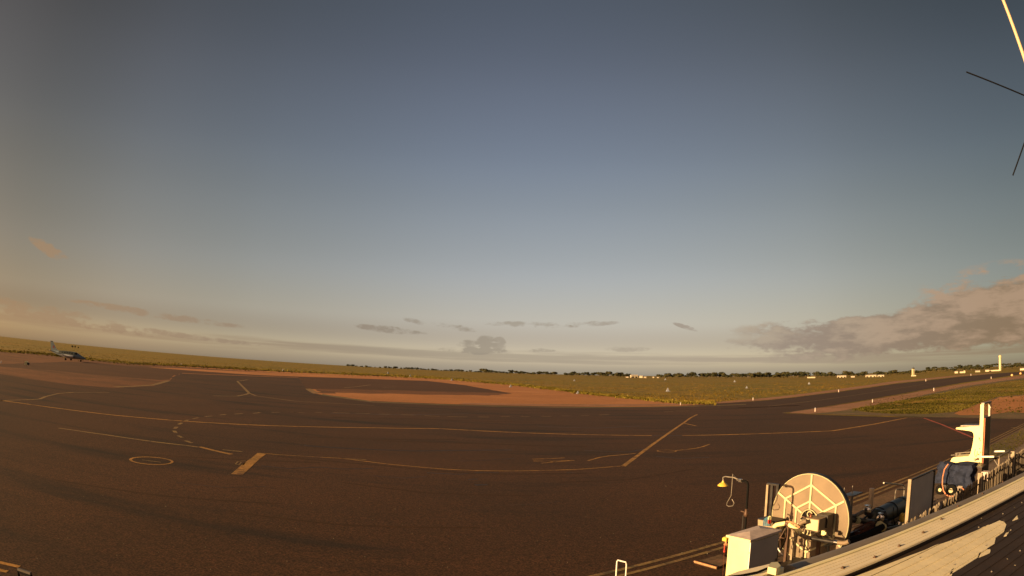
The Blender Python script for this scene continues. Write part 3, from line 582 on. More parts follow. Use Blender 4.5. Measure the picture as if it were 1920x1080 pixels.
for x, y, h, l in [(531, 695.5, 4.5, 'white cone marker on the grass edge beyond the far apron, first from left'), (727.5, 700.5, 4.5, 'white cone marker on the grass above the dirt island, second from left'), (769.5, 706, 4.8, 'white cone marker just above the dirt verge, left of centre'),
                   (847.5, 713.5, 5, 'white cone marker beside a bluish plate where the dirt verge bends'), (957.5, 726, 6, 'white cone marker at the dirt edge in the middle of the photo'), (1083.5, 738.5, 7, 'white cone marker at the tip of the wide red dirt verge'),
                   (1077, 714.5, 4, 'small white cone marker far out on the grass, above the red dirt tip'), (1247.5, 712.5, 4, 'tiny white marker far out below the horizon sheds'), (1252, 734, 8, 'largest white cone marker, alone in the middle of the grass'),
                   (1377.5, 716.5, 4.5, 'small white cone marker, upper of two close together right of centre'), (1400, 728, 4.8, 'small white cone marker, lower of two close together right of centre'), (1517, 720.5, 4.8, 'bluish marker alone on the grass right of centre')]:
    marker(x, y, h, l)
ep = None
def edge_post(x, y, hpx, label, orange=False):
    p = G(x, y); s = hpx / FL * p.length; T = Thing('edge_marker' if not orange else 'ball_marker', label, 'post' if not orange else 'ball', (p.x, p.y, .02), 'white posts along the taxiway' if not orange else 'orange balls by the taxiway', rot=0, frame='w'); b = T.base
    if orange:
        mb = MB(); mb.lathe(b, (0, 0, 1), [(s * .12, s * .3), (s * .3, s * .48), (s * .55, s * .52), (s * .8, s * .38), (s, .03)], 12); T.part('ball', mb, 'ball_orange'); mb = MB(); mb.lathe(b, (0, 0, 1), [(0, s * .2), (s * .12, s * .16)], 10); T.part('foot', mb, 'dark_steel')
    else:
        mb = MB(); mb.lathe(b + zz * .04, (0, 0, 1), [(0, s * .16), (s * .75, s * .14)], 10); T.part('stem', mb, 'post_white'); mb = MB(); mb.lathe(b + zz * (s * .75 + .041), (0, 0, 1), [(0, s * .17), (s * .14, s * .17), (s * .24, s * .04)], 10); T.part('lamp_cap', mb, 'marker_white')
        mb = MB(); mb.lathe(b, (0, 0, 1), [(0, s * .32), (.04, s * .3)], 10); T.part('foot', mb, 'concrete')
for x, y, h, l in [(1276, 760, 5.5, 'white post at the grass corner where the taxiway meets the apron'), (1412, 751, 5.5, 'second white post along the far side of the taxiway'), (1572.5, 735.5, 5, 'third white post along the far side of the taxiway'), (1736, 715, 4.2, 'fourth white post along the far side of the taxiway'), (1820.5, 704.5, 3.5, 'farthest small white post on the far side of the taxiway'),
                   (1528.5, 772.5, 7.5, 'nearest white post on the near side of the taxiway, beside the pointed verge'), (1636, 755, 6, 'second white post on the near side of the taxiway'), (1751, 733.5, 6, 'third white post on the near side of the taxiway'), (1858.5, 710.5, 4, 'farthest white post on the near side of the taxiway')]:
    edge_post(x, y, h, l)
edge_post(1897.5, 706, 4.5, 'orange ball marker on the shoulder, left one at the right edge', True); edge_post(1913.5, 702.5, 4, 'orange ball marker on the shoulder, right one at the right edge', True)
p = abz(G(49, 685)); T = Thing('lamp_unit', 'white box lamp lying on the far apron left of the aircraft', 'lamp', (p.x, p.y, .02)); mb = MB(); mb.cbox((p.x, p.y, .42), (.6, .6, .7)); T.part('housing', mb, 'cream_paint'); mb = MB(); mb.cbox((p.x + .5, p.y - .2, .35), (.45, .5, .4)); T.part('battery_box', mb, 'dark_steel')
for x, y, nm, s_ in ((167.5, 670, 'dark stubby post at the grass edge in front of the aircraft nose', .9), (2, 681, 'pale low marker at the left edge of the far apron', .5), (339.5, 684.5, 'tiny white edge light on the grass right of the aircraft', .8)):
    p = abz(G(x, y)); T = Thing('edge_light', nm, 'light', (p.x, p.y, .01)); mb = MB(); mb.lathe((p.x, p.y, .01), (0, 0, 1), [(0, .16 * s_ * 1.4), (.7 * s_, .13 * s_)], 8); T.part('stem', mb, 'marker_white' if s_ < .85 else 'brown_steel'); mb = MB(); mb.lathe((p.x, p.y, .715 * s_), (0, 0, 1), [(0, .2 * s_), (.2 * s_, .1 * s_)], 8); T.part('lens', mb, 'post_white')

# ---------------------------------------------------------------- parked twin-engine aircraft
def build_aircraft():
    pw = G(129.5, 676); rot_dir = Vector((pw.y, -pw.x, 0)).normalized()   # across the view, nose to the right
    face = math.atan2(rot_dir.y, rot_dir.x) + RAD(-24)                    # nose swung a little towards the camera
    T = Thing('twin_engine_aircraft', 'white and dark twin-engine propeller aircraft parked nose right on the far apron edge', 'aircraft', (pw.x, pw.y, .02), rot=face, frame='w'); B = T.base
    def bx_(p): return B + Vector(p)
    st = [(-6.2, .12, 2.15, .16), (-5.0, .38, 2.05, .40), (-3.5, .64, 1.88, .70), (-1.8, .84, 1.72, .95), (0, .92, 1.65, 1.05), (1.8, .92, 1.62, 1.04), (2.9, .80, 1.50, .88), (3.8, .60, 1.28, .62), (4.8, .38, 1.12, .40), (5.5, .16, 1.02, .18), (5.75, .04, 1.0, .05)]
    n = 20; vs = []; fs = []
    for x, ry, zc, rz in st:
        for k in range(n): an = 2 * math.pi * k / n; vs.append(bx_((x, math.cos(an) * ry, zc + math.sin(an) * rz)))
    for i in range(len(st) - 1):
        for k in range(n): fs.append((i * n + k, i * n + (k + 1) % n, (i + 1) * n + (k + 1) % n, (i + 1) * n + k))
    mb = MB(); mb.add(vs, fs, True); body = T.part('fuselage', mb, 'aircraft_shade_grey')  # shade on the camera side is put into the hull's grey
    # upper cabin band, shaded reflection put in as dark colour; follows the hull, windows and windscreen on it
    def hull(x, an, off):
        for i in range(len(st) - 1):
            if st[i][0] <= x <= st[i + 1][0]:
                t = (x - st[i][0]) / (st[i + 1][0] - st[i][0]); q = [st[i][j] * (1 - t) + st[i + 1][j] * t for j in range(4)]
                return bx_((x, math.cos(an) * (q[1] + off), q[2] + math.sin(an) * (q[3] + off)))
    def patch(x0, x1, a0, a1, off, nx=8, na_=8):
        vs = [hull(x0 + (x1 - x0) * i / nx, RAD(a0 + (a1 - a0) * j / na_), off) for i in range(nx + 1) for j in range(na_ + 1)]
        fs = [(i * (na_ + 1) + j, i * (na_ + 1) + j + 1, (i + 1) * (na_ + 1) + j + 1, (i + 1) * (na_ + 1) + j) for i in range(nx) for j in range(na_)]
        mb = MB(); mb.add(vs, fs, True); return mb
    T.part('cabin_shade_band', patch(-3.6, 2.5, 2, 178, .012, 12, 12), 'aircraft_dark')
    for s_ in (-1, 1):
        for i in range(5):
            a0, a1 = (22, 46) if s_ > 0 else (158, 134)
            T.part('cabin_window', patch(-2.4 + i * .85, -1.95 + i * .85, a0, a1, .022, 2, 3), 'glass_dark')
    T.part('windscreen', patch(2.2, 2.95, 25, 155, .02, 4, 12), 'glass_dark')
    mb = MB(); mb.prism([bx_((-6.5, -.06, 2.2)), bx_((-3.4, -.06, 2.4)), bx_((-4.6, -.06, 2.9)), bx_((-6.1, -.06, 5.1)), bx_((-6.95, -.06, 5.15))], (0, .12, 0)); fin = T.part('tail_fin', mb, 'aircraft_shade_grey')  # fin in the same grey, its shade put into the colour
    mb = MB(); mb.prism([bx_((-6.02, -.07, 4.95)), bx_((-6.90, -.07, 4.95)), bx_((-7.0, -.07, 5.2)), bx_((-6.2, -.07, 5.2))], (0, .14, 0)); T.part('fin_tip', mb, 'aircraft_dark', parent=fin)
    mb = MB(); mb.prism([bx_((-5.9, -.075, 3.2)), bx_((-5.35, -.075, 3.2)), bx_((-5.6, -.075, 3.9)), bx_((-5.95, -.075, 3.9))], (0, .15, 0)); T.part('fin_emblem', mb, 'aircraft_red', parent=fin)
    for s_ in (-1, 1):
        mb = MB(); mb.prism([bx_((-6.4, s_ * .1, 2.15)), bx_((-5.3, s_ * .1, 2.15)), bx_((-5.7, s_ * 2.4, 2.35)), bx_((-6.3, s_ * 2.4, 2.35))], (0, 0, .1)); T.part('tailplane', mb, 'aircraft_white')
        mb = MB(); mb.prism([bx_((-.9, s_ * .5, .95)), bx_((1.1, s_ * .5, .95)), bx_((.5, s_ * 6.4, 1.5)), bx_((-.5, s_ * 6.4, 1.5))], (0, 0, .18)); T.part('wing', mb, 'aircraft_white')
        c = bx_((0, s_ * 2.1, 1.3)); mb = MB(); mb.lathe(c, (1, 0, 0), [(-1.6, .12), (-1.0, .32), (.4, .42), (1.6, .40), (2.3, .30), (2.45, .1)], 14); en = T.part('engine_nacelle', mb, 'aircraft_white')
        hub = c + Vector((2.5, 0, 0)); mb = MB(); mb.lathe(hub, (1, 0, 0), [(-.1, .17), (.15, .14), (.38, .02)], 10); T.part('spinner', mb, 'aircraft_dark', parent=en)
        for k in range(3):
            an = RAD(90 + 120 * k); d = Vector((0, math.cos(an), math.sin(an))); mb = MB(); mb.bar(hub + d * .1, hub + d * 1.15, .05, .15); T.part('propeller_blade', mb, 'dark_steel', parent=en)
        mb = MB(); mb.tube([bx_((-.3, s_ * 2.1, 1.0)), bx_((-.3, s_ * 2.1, .3))], .07, 8); g_ = T.part('main_gear_strut', mb, 'dark_steel')
        mb = MB(); mb.lathe(bx_((-.3, s_ * 2.1 - .12, .33)), (0, 1, 0), [(0, .25), (.04, .33), (.2, .33), (.24, .25)], 16); T.part('wheel', mb, 'black_rubber', parent=g_)
    mb = MB(); mb.tube([bx_((4.0, 0, .85)), bx_((4.05, 0, .3))], .06, 8); g_ = T.part('nose_gear_strut', mb, 'grey_steel'); mb = MB(); mb.lathe(bx_((4.05, -.09, .28)), (0, 1, 0), [(0, .2), (.03, .28), (.15, .28), (.18, .2)], 16); T.part('wheel', mb, 'black_rubber', parent=g_)
build_aircraft()
#FOREGROUND
# ---------------------------------------------------------------- terminal roof under the camera
def arc(c, r, a0, a1, n, ax=(0, 1, 0), ay=(0, 0, 1)):
    ax = Vector(ax); ay = Vector(ay); return [Vector(c) + ax * (r * math.cos(RAD(a0 + (a1 - a0) * i / n))) + ay * (r * math.sin(RAD(a0 + (a1 - a0) * i / n))) for i in range(n + 1)]
BETA2 = RAD(23.35); u2 = Vector((math.cos(BETA2), math.sin(BETA2), 0)); v2 = Vector((-math.sin(BETA2), math.cos(BETA2), 0))   # the roof edge's own direction
CZ = 3.6; CB = 2.475; RZ = 3.55                        # height of the raised edge, its inner line, level of the sheets
rfz = lambda a: RZ
capz = lambda a: CZ
def roofpt(x, y, plane=None):                          # point of the roof (or of a level) seen at a pixel, in roof coordinates
    d = ray(x, y)
    t = ((RZ if plane is None else plane) - CAM_H) / d.z
    return Vector((t * d.dot(u2), t * d.dot(v2), CAM_H + t * d.z))
T = Thing('terminal_building', 'low terminal building with ribbed metal roof and raised edge capping in the bottom right corner', 'building', (0, 0, 0), rot=BETA2, frame='w')
def sweep(prof, zf, a0, a1, n=24, smooth=False):       # profile of (b, dz) swept along the roof edge
    mb = MB(); vs = []; fs = []; k = len(prof)
    for i in range(n + 1):
        a = a0 + (a1 - a0) * i / n; vs += [(a, b, zf(a) + dz) for b, dz in prof]
    for i in range(n):
        for j in range(k): fs.append((i * k + j, i * k + (j + 1) % k, (i + 1) * k + (j + 1) % k, (i + 1) * k + j))
    fs += [tuple(range(k)), tuple(range(n * k, n * k + k))[::-1]]; mb.add(vs, fs, smooth); return mb
mb = MB(); mb.box((-2.3, -6, 0), (13, 2.72, 3.2)); T.part('wall', mb, 'wall_render')
gut = [(2.945, -.045), (2.94, -.02), (2.925, -.004), (2.90, .004), (2.87, .006), (2.83, .002), (2.795, -.008), (2.785, -.03), (2.785, -.15), (2.90, -.17), (2.945, -.12)]
T.part('gutter', sweep(gut, capz, 3.5, 13), 'gutter_grey')
T.part('edge_trim', sweep([(2.782, -.012), (2.776, .012), (2.742, .020), (2.734, .012), (2.734, -.15), (2.782, -.15)], capz, 2.7, 13), 'cream_trim')
cp = [(2.730, -.014), (2.730, .004)]
for k in range(5):
    b0 = 2.730 - .050 * k; cp += [(b0 - .040, .003), (b0 - .043, -.005), (b0 - .047, -.005), (b0 - .050, .003)]
cp += [(CB, .002), (CB, -.014)]
capping = T.part('parapet_capping', sweep(cp, capz, 2.7, 13), 'capping_paint')
mb = MB(); n = 20; vs = []
for i in range(n + 1): a = 2.0 + 11 * i / n; vs += [(a, CB + .010, CZ - .016), (a, CB + .010, RZ - .05), (a, 2.70, CZ - .10), (a, 2.70, rfz(a) - .05)]
mb.add(vs, [(4 * i, 4 * i + 1, 4 * i + 5, 4 * i + 4) for i in range(n)] + [(4 * i + 2, 4 * i + 6, 4 * i + 7, 4 * i + 3) for i in range(n)]); T.part('upstand', mb, 'roof_brown')
def ribs(b0, w_):
    prof = []; c = b0
    while c > b0 - w_ + .001: prof += [(c, 0), (c - .092, 0), (c - .095, .007), (c - .104, .007), (c - .107, 0)]; c -= .11
    return prof + [(b0 - w_, 0)]
for k in range(9):                                    # dark ribbed sheets side by side
    b0 = CB - .66 * k; prof = [(b, dz + .0015 * (k % 2)) for b, dz in ribs(b0, .66)] + [(b0 - .66, -.02), (b0, -.02)]
    T.part('roof_sheet', sweep(prof, rfz, -2.3, 13, 10), 'roof_brown')
def overlay(name, px, m, label=None, lift=.004):      # pale sheeting laid on top, cut to a ragged outline
    poly = [roofpt(x, y) for x, y in px]; poly = [(p.x, p.y) for p in poly]; bs = [p[1] for p in poly]
    prof = [(b, dz) for b, dz in ribs(CB, 4.0) if min(bs) < b < max(bs)]
    extra = [(b, 0.0) for b in bs]; prof = sorted(prof + [(b - (1e-4 if b == max(bs) else -1e-4 if b == min(bs) else 0), 0) for b, _ in extra] + [(min(bs) + (max(bs) - min(bs)) * k / 30, None) for k in range(1, 30)], key=lambda q: q[0])
    rows = []; last = 0
    for b, dz in prof:
        if dz is None: dz = last
        last = dz; xs = []
        for i in range(len(poly)):
            (ax, ay), (bx, by) = poly[i], poly[(i + 1) % len(poly)]
            if (ay > b) != (by > b): xs.append(ax + (bx - ax) * (b - ay) / (by - ay))
        if len(xs) > 1: rows.append((b, dz, min(xs), max(xs)))
    mb = MB(); vs = []; fs = []
    for b, dz, x0, x1 in rows: j_ = .012 * noise.noise(Vector((b * 40, 2, 0))); vs += [(x0, b, RZ + lift + dz), (x1 + j_, b, RZ + lift + dz), (x0, b, RZ + dz - .003), (x1 + j_, b, RZ + dz - .003)]
    for i in range(len(rows) - 1): o = 4 * i; fs += [(o, o + 1, o + 5, o + 4), (o + 2, o + 6, o + 7, o + 3), (o + 1, o + 3, o + 7, o + 5), (o, o + 4, o + 6, o + 2)]
    fs += [(0, 2, 3, 1), (4 * (len(rows) - 1), 4 * (len(rows) - 1) + 1, 4 * (len(rows) - 1) + 3, 4 * (len(rows) - 1) + 2)]
    mb.add(vs, fs); return T.part(name, mb, m, label)
overlay('pale_sheet', [(1560, 1097), (1610, 1079), (1655, 1062), (1700, 1044.5), (1760, 1022), (1800, 1008), (1850, 987), (1874, 976.5), (1881, 978.5), (1887, 984), (1882, 998), (1868, 1005), (1864, 1021), (1838, 1031), (1833, 1046), (1790, 1064), (1776, 1080), (1755, 1110), (1560, 1130)], 'roof_paint', 'pale ribbed sheet with a ragged edge')
overlay('pale_scrap', [(1838, 1040), (1843, 1032), (1857, 1030), (1856, 1037), (1835, 1046)], 'roof_paint'); overlay('pale_scrap', [(1898, 977), (1907, 967), (1909, 973)], 'roof_paint'); overlay('pale_scrap', [(1882, 1006), (1886, 1000), (1892, 998), (1887, 1005)], 'roof_paint'); overlay('pale_scrap', [(1777, 1086), (1784, 1070), (1788, 1068), (1784, 1080)], 'roof_paint')
for k, (x, y) in enumerate([(1686, 1023), (1731, 998), (1765, 973), (1796, 949), (1640, 1044), (1842, 925), (1580, 1064), (1880, 903)]):   # bolts through the capping, a brown tab added as each one's cast shadow
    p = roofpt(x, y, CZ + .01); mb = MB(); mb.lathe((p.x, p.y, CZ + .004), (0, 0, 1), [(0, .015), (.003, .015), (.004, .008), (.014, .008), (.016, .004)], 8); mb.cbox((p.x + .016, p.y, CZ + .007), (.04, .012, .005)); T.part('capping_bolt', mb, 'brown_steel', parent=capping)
for k in range(44):                                   # roofing screws with washers
    a = 3.2 + (k % 11) * .62 + .06 * rnd.random(); row = k // 11; b = CB - .16 - .33 * row
    mb = MB(); mb.lathe((a, b, rfz(a) + .001), (0, 0, 1), [(0, .009), (.003, .009), (.0035, .005), (.009, .005)], 8); T.part('roof_screw', mb, 'galvanised')
mb = MB()
for i in range(90):
    a = rnd.uniform(3, 8); b = rnd.uniform(.6, CB); s_ = rnd.uniform(.003, .010)
    mb.lathe((a, b, rfz(a) + .001), (0, 0, 1), [(0, s_), (s_ * .3, s_ * .7), (s_ * .4, .001)], 6)
T.part('lichen_spot', mb, 'lichen', kind='stuff')
q = [roofpt(x, y, CZ + .02) for x, y in ((1330, 1092), (1384, 1071), (1448, 1056), (1470, 1064), (1400, 1090))]
mb = MB(); mb.prism([(p.x, p.y, CZ - .10) for p in q], (0, 0, .12)); T.part('fascia_end', mb, 'capping_paint')
q = [roofpt(x, y, CZ + .08) for x, y in ((1440, 1060), (1446, 1052), (1458, 1051), (1464, 1058), (1456, 1064))]
mb = MB(); mb.prism([(p.x, p.y, CZ + .021) for p in q], (0, 0, .05)); T.part('end_bracket', mb, 'rib_cream')
q = [roofpt(x, y, CZ + .03) for x, y in ((1350, 1084), (1390, 1080), (1420, 1074), (1440, 1066), (1462, 1056))]
mb = MB(); mb.tube([(p.x, p.y, CZ + .033) for p in q], .009, 6); T.part('cable', mb, 'black_rubber')

# ---------------------------------------------------------------- antenna on the roof, upper right
H = O + ray(1946, 190) * 3.2; Hh = abz(H); T = Thing('whip_antenna', 'pale whip antenna with thin black ground rods at the upper right edge', 'antenna', (Hh.x, Hh.y, 3.5))
hd = math.hypot(H.x, H.y); r1 = ray(1881, 0); tp = O + r1 * (hd / math.hypot(r1.x, r1.y)); tp = H + (tp - H) * 1.9
mb = MB(); mb.tube([abz(H), abz(tp)], [.0095, .0075], 10); T.part('whip', mb, 'whip_paint')
for x, y, d in ((1812, 135, 3.0), (1899, 329, 3.15)):
    mb = MB(); mb.tube([abz(H), abz(O + ray(x, y) * d)], .0035, 6); T.part('ground_rod', mb, 'black_rubber')
for dx, dy in ((.45, .2), (.1, .5)):
    mb = MB(); mb.tube([abz(H), Hh + Vector((dx, -dy, -.25))], .0035, 6); T.part('ground_rod', mb, 'black_rubber')
mb = MB(); mb.lathe(Hh, (0, 0, 1), [(-.08, .02), (-.02, .026), (.03, .022), (.06, .014)], 12); T.part('hub', mb, 'dark_steel')
mb = MB(); mb.tube([Hh - zz * .08, Vector((Hh.x, Hh.y, T.base.z))], .02, 10); T.part('support_pole', mb, 'galvanised')

# ---------------------------------------------------------------- cream cabinet
T = Thing('electrical_cabinet', 'cream painted metal cabinet with shallow pyramid lid in front of the hose reel', 'cabinet', (11.35, 7.9, .016))
a0, a1, b0, b1 = 10.78, 11.93, 7.62, 8.20
mb = MB(); mb.box((a0, b0, .10), (a1, b1, 1.44)); body = T.part('body', mb, 'cream_paint')
mb = MB(); mb.box((a0 + .03, b0 + .03, .016), (a1 - .03, b1 - .03, .098)); T.part('plinth', mb, 'concrete')
ov = .045; q = [(a0 - ov, b0 - ov), (a1 + ov, b0 - ov), (a1 + ov, b1 + ov), (a0 - ov, b1 + ov)]; c = ((a0 + a1) / 2, (b0 + b1) / 2)
mb = MB(); mb.add([(x, y, 1.442) for x, y in q] + [(x, y, 1.49) for x, y in q] + [(c[0] - .2, c[1], 1.555), (c[0] + .2, c[1], 1.555)], [(3, 2, 1, 0), (0, 1, 5, 4), (1, 2, 6, 5), (2, 3, 7, 6), (3, 0, 4, 7), (4, 5, 9, 8), (6, 7, 8, 9), (5, 6, 9), (7, 4, 8)]); T.part('lid', mb, 'lid_grey')
mb = MB(); mb.box((a0 - ov - .004, b0 - ov, 1.445), (a0 - ov - .001, b1 + ov, 1.492)); T.part('lid_edge', mb, 'cream_paint')
mb = MB(); mb.box((a0 + .025, b0 - .022, .13), (a1 - .04, b0 - .002, 1.41)); dr = T.part('door', mb, 'board_grey', label='side door, shade put into its grey')  # shaded side of the cream cabinet, its shade put into the grey
mb = MB(); mb.box((a0 + .004, b0 - .026, .12), (a0 + .022, b0 - .002, 1.18)); mb.box((a0 + .004, b0 - .026, 1.2), (a0 + .022, b0 - .002, 1.42)); T.part('hinge_strip', mb, 'white_paint')
mb = MB(); mb.tube([(a1 - .08, b0 - .05, .78), (a1 + .02, b0 - .06, .80)], .012, 8); mb.cbox((a1 - .08, b0 - .035, .78), (.04, .03, .09)); T.part('handle', mb, 'grey_steel', parent=dr)
for i in range(5):
    for j in range(3):
        if (i + j) % 4 != 3: mb = MB(); mb.box((a0 - .003, b0 + .14 + .10 * j + .02 * (i % 2), 1.32 - .055 * i), (a0 - .001, b0 + .18 + .10 * j + .035 * ((i + j) % 2), 1.328 - .055 * i)); T.part('stencil_mark', mb, 'lid_grey', parent=body)

# ---------------------------------------------------------------- yellow regulator with wire, left of the cabinet
V = lambda x, y, a=11.2: Pa(x, y, a)
T = Thing('gas_regulator', 'small yellow and brown valve hanging beside the left edge of the cream cabinet', 'valve', (11.2, 8.45, .016))
p = V(1361, 1011); mb = MB(); mb.cbox(p, (.12, .12, .07)); mb.lathe(p + Vector((0, 0, .035)), (0, 0, 1), [(0, .07), (.02, .05)], 12); T.part('valve_body', mb, 'yellow_plastic')
mb = MB(); mb.lathe(V(1362, 1020) - zz * .02, (0, 0, 1), [(0, .06), (.02, .07), (.03, .05)], 12); mb.tube([p, V(1361.5, 1021)], .025, 8); T.part('flange', mb, 'brick_red')
mb = MB(); mb.tube([V(1359, 1021), V(1358, 1032)], .014, 8); mb.lathe(V(1358, 1034), (0, 0, 1), [(-.02, .02), (.02, .025)], 8); T.part('drain_tap', mb, 'red_plastic')
mb = MB(); mb.tube([V(1358, 1033), V(1355.5, 1075), Vector((11.2, V(1355, 1080).y, .02))], .005, 5); T.part('wire', mb, 'copper')
mb = MB(); q = V(1366, 1008); mb.tube([p + zz * .05, q + Vector((.0, -.05, .04)), Vector((11.2, 8.15, 1.2))], .012, 6); T.part('bracket', mb, 'dark_steel')

# ---------------------------------------------------------------- emergency shower
T = Thing('emergency_shower', 'emergency shower on a dark pipe with yellow head and triangular pull handle', 'shower', (12.24, 8.83, .016))
S = lambda x, y: Pa(x, y, 12.24)
pb = 8.83; zt = 2.45
pts = [(12.24, pb, .03), (12.24, pb, zt - .1)] + [(12.24, pb + .08 - .08 * math.cos(RAD(t)), zt - .1 + .08 * math.sin(RAD(t)) * 1.1) for t in (30, 60, 90)] + [(12.24, pb + .22, zt - .01)]
mb = MB(); mb.tube(pts, .030, 10); T.part('stand_pipe', mb, 'black_rubber')
e1 = S(1376, 895.5); e2 = S(1360, 893.5); hd_ = S(1356, 902)
mb = MB(); mb.tube([(12.24, pb + .22, zt - .01), e1, e2, (12.24, hd_.y + .01, e2.z - .03), hd_], .017, 8); T.part('arm', mb, 'galvanised')
mb = MB(); mb.lathe(hd_, (0, 0, -1), [(-.01, .025), (.03, .035), (.06, .085), (.10, .135), (.12, .135), (.125, .03)], 20); T.part('shower_head', mb, 'yellow_plastic')
mb = MB(); mb.cbox((12.24, pb + .24, zt - .01), (.07, .08, .07)); mb.cbox((12.24, pb + .32, zt), (.05, .05, .05)); T.part('valve', mb, 'shiny_steel')
k0 = S(1374, 888.5); mb = MB(); mb.tube([S(1379.5, 895.5), k0, S(1371, 929)], .011, 6); T.part('pull_rod', mb, 'galvanised')
mb = MB(); mb.tube([S(1371, 929), S(1363.5, 942), S(1362.5, 947), S(1366, 949.5), S(1374, 948.5), S(1376.5, 943), S(1372.5, 936)], .010, 6); T.part('pull_handle', mb, 'galvanised')
z1 = S(1391, 960).z
mb = MB(); mb.lathe((12.24, pb, z1 - .1), (0, 0, 1), [(0, .035), (.03, .06), (.09, .06), (.12, .04), (.18, .045), (.2, .03)], 12); mb.tube([(12.24, pb, z1), (12.20, pb + .14, z1 + .03)], .016, 8); T.part('coupling', mb, 'brown_steel')
mb = MB(); mb.tube([(12.26, pb + .10, .02), (12.25, pb + .09, z1 - .08)], .018, 8); T.part('drain_pipe', mb, 'dark_steel')
mb = MB(); mb.lathe((12.24, pb, .016), (0, 0, 1), [(0, .11), (.02, .11), (.03, .04)], 14); T.part('foot_flange', mb, 'dark_steel')

# ---------------------------------------------------------------- big hose reel disc
DC = Vector((14.0, 8.04, 1.31)); R = 1.18
T = Thing('hose_reel', 'large round tan fuel hose reel with hexagonal web of ribs facing the sun', 'hose reel', (14.2, 8.04, .016))
mb = MB(); n = 48; vs = [DC + Vector((dx, math.cos(2 * math.pi * k / n) * r_, math.sin(2 * math.pi * k / n) * r_)) for dx, r_ in ((0, .27), (0, R), (.02, R), (.02, .27)) for k in range(n)]
mb.add(vs, [(j * n + k, j * n + (k + 1) % n, ((j + 1) % 4) * n + (k + 1) % n, ((j + 1) % 4) * n + k) for j in range(4) for k in range(n)]); T.part('disc', mb, 'tan_panel')
mb = MB(); vs = [DC + Vector((dx, math.cos(2 * math.pi * k / n) * r_, math.sin(2 * math.pi * k / n) * r_)) for dx, r_ in ((.021, R - .02), (.021, R + .014), (.17, R + .014), (.17, R - .02)) for k in range(n)]
mb.add(vs, [(j * n + k, j * n + (k + 1) % n, ((j + 1) % 4) * n + (k + 1) % n, ((j + 1) % 4) * n + k) for j in range(4) for k in range(n)], True); T.part('rim', mb, 'dark_steel')
mb = MB(); mb.tube([DC + Vector((-.006, math.cos(2 * math.pi * k / n) * (R - .005), math.sin(2 * math.pi * k / n) * (R - .005))) for k in range(n)], .011, 6, True); T.part('rim_edge', mb, 'rib_cream')
hx = lambda r_, k, dx=-.012: DC + Vector((dx, math.cos(RAD(90 + 60 * k)) * r_, math.sin(RAD(90 + 60 * k)) * r_))
for k in range(6):
    mb = MB(); mb.bar(hx(.27, k, -.022), hx(R - .02, k, -.022), .016, .05); T.part('spoke', mb, 'rib_cream')
    for r_ in (.76 * R, .40 * R):
        mb = MB(); mb.bar(hx(r_, k, -.022), hx(r_, k + 1, -.022), .013, .046); T.part('web_rib', mb, 'rib_cream')
mb = MB(); mb.lathe(DC + Vector((.03, 0, 0)), (1, 0, 0), [(0, .27), (.02, .30), (.9, .30)], 24); T.part('drum', mb, 'black_rubber')
mb = MB(); mb.tube([DC + Vector((.3 + .5 * k / 90, math.cos(k * .42) * .48, math.sin(k * .42) * .48)) for k in range(90)], .045, 6); T.part('wound_hose', mb, 'black_rubber')
for k in range(8):
    an = RAD(45 * k + 10); mb = MB(); mb.bar(DC + Vector((-.004, math.cos(an) * .10, math.sin(an) * .10)), DC + Vector((-.004, math.cos(an) * .26, math.sin(an) * .26)), .03, .03); T.part('hub_spoke', mb, 'dark_steel' if k % 2 else 'brown_steel')
mb = MB(); mb.tube(arc(DC + Vector((-.03, -.02, .13)), .07, -60, 200, 10), .016, 7); T.part('hub_hook', mb, 'rib_cream')
mb = MB(); mb.lathe(DC + Vector((-.30, 0, 0)), (1, 0, 0), [(0, .05), (.02, .07), (.33, .07)], 14); T.part('axle', mb, 'grey_steel')
mb = MB(); mb.tube(arc(DC + Vector((-.015, 0, 0)), .245, 0, 350, 28), .014, 6); T.part('hub_ring', mb, 'rib_cream')
for x, yt, yb, m_, a_, wd in ((1478, 984, 1056, 'brown_steel', 13.62, .07), (1489, 992, 1056, 'wood_post', 13.5, .055), (1536.5, 1004, 1056, 'brown_steel', 13.55, .10), (1460, 1000, 1052, 'dark_steel', 13.7, .05)):
    pt = Pa(x, yt, a_); mb = MB(); mb.box((a_ - .03, pt.y - wd / 2, .02), (a_ + .03, pt.y + wd / 2, pt.z)); T.part('stand_leg', mb, m_)
# motor box
p0 = Pa(1509, 993.5, 13.15); p1 = Pa(1536, 974.5, 13.15); mb = MB(); mb.box((13.15, p1.y, p0.z), (13.50, p0.y, p1.z)); mo = T.part('motor_box', mb, 'tan_panel')
mb = MB(); mb.box((13.146, p1.y + .02, p0.z + .02), (13.149, p0.y - .02, p1.z - .02)); T.part('cover_plate', mb, 'rib_cream', parent=mo)
mb = MB(); mb.box((13.52, p1.y - .04, p0.z + .03), (13.80, p0.y - .1, p1.z + .04)); T.part('gear_housing', mb, 'dark_steel')
mb = MB(); mb.lathe(Pa(1520, 974, 13.3), (0, 0, 1), [(0, .05), (.04, .06), (.09, .03), (.13, .035), (.15, .01)], 12); T.part('breather', mb, 'copper')
for x, y in ((1512, 997), (1517, 999), (1522, 998), (1529, 998)):
    mb = MB(); mb.lathe(Pa(x, y, 13.2), (0, 0, 1), [(-.05, .015), (0, .025), (.04, .02)], 8); T.part('fitting', mb, 'shiny_steel')
mb = MB(); mb.cbox(Pa(1544, 999, 13.3), (.06, .09, .11)); mb.cbox(Pa(1548, 1000, 13.3), (.05, .05, .06)); T.part('junction_box', mb, 'cream_paint')
pb0 = Pa(1456, 1054, 12.9); pb1 = Pa(1512, 1054, 12.9)
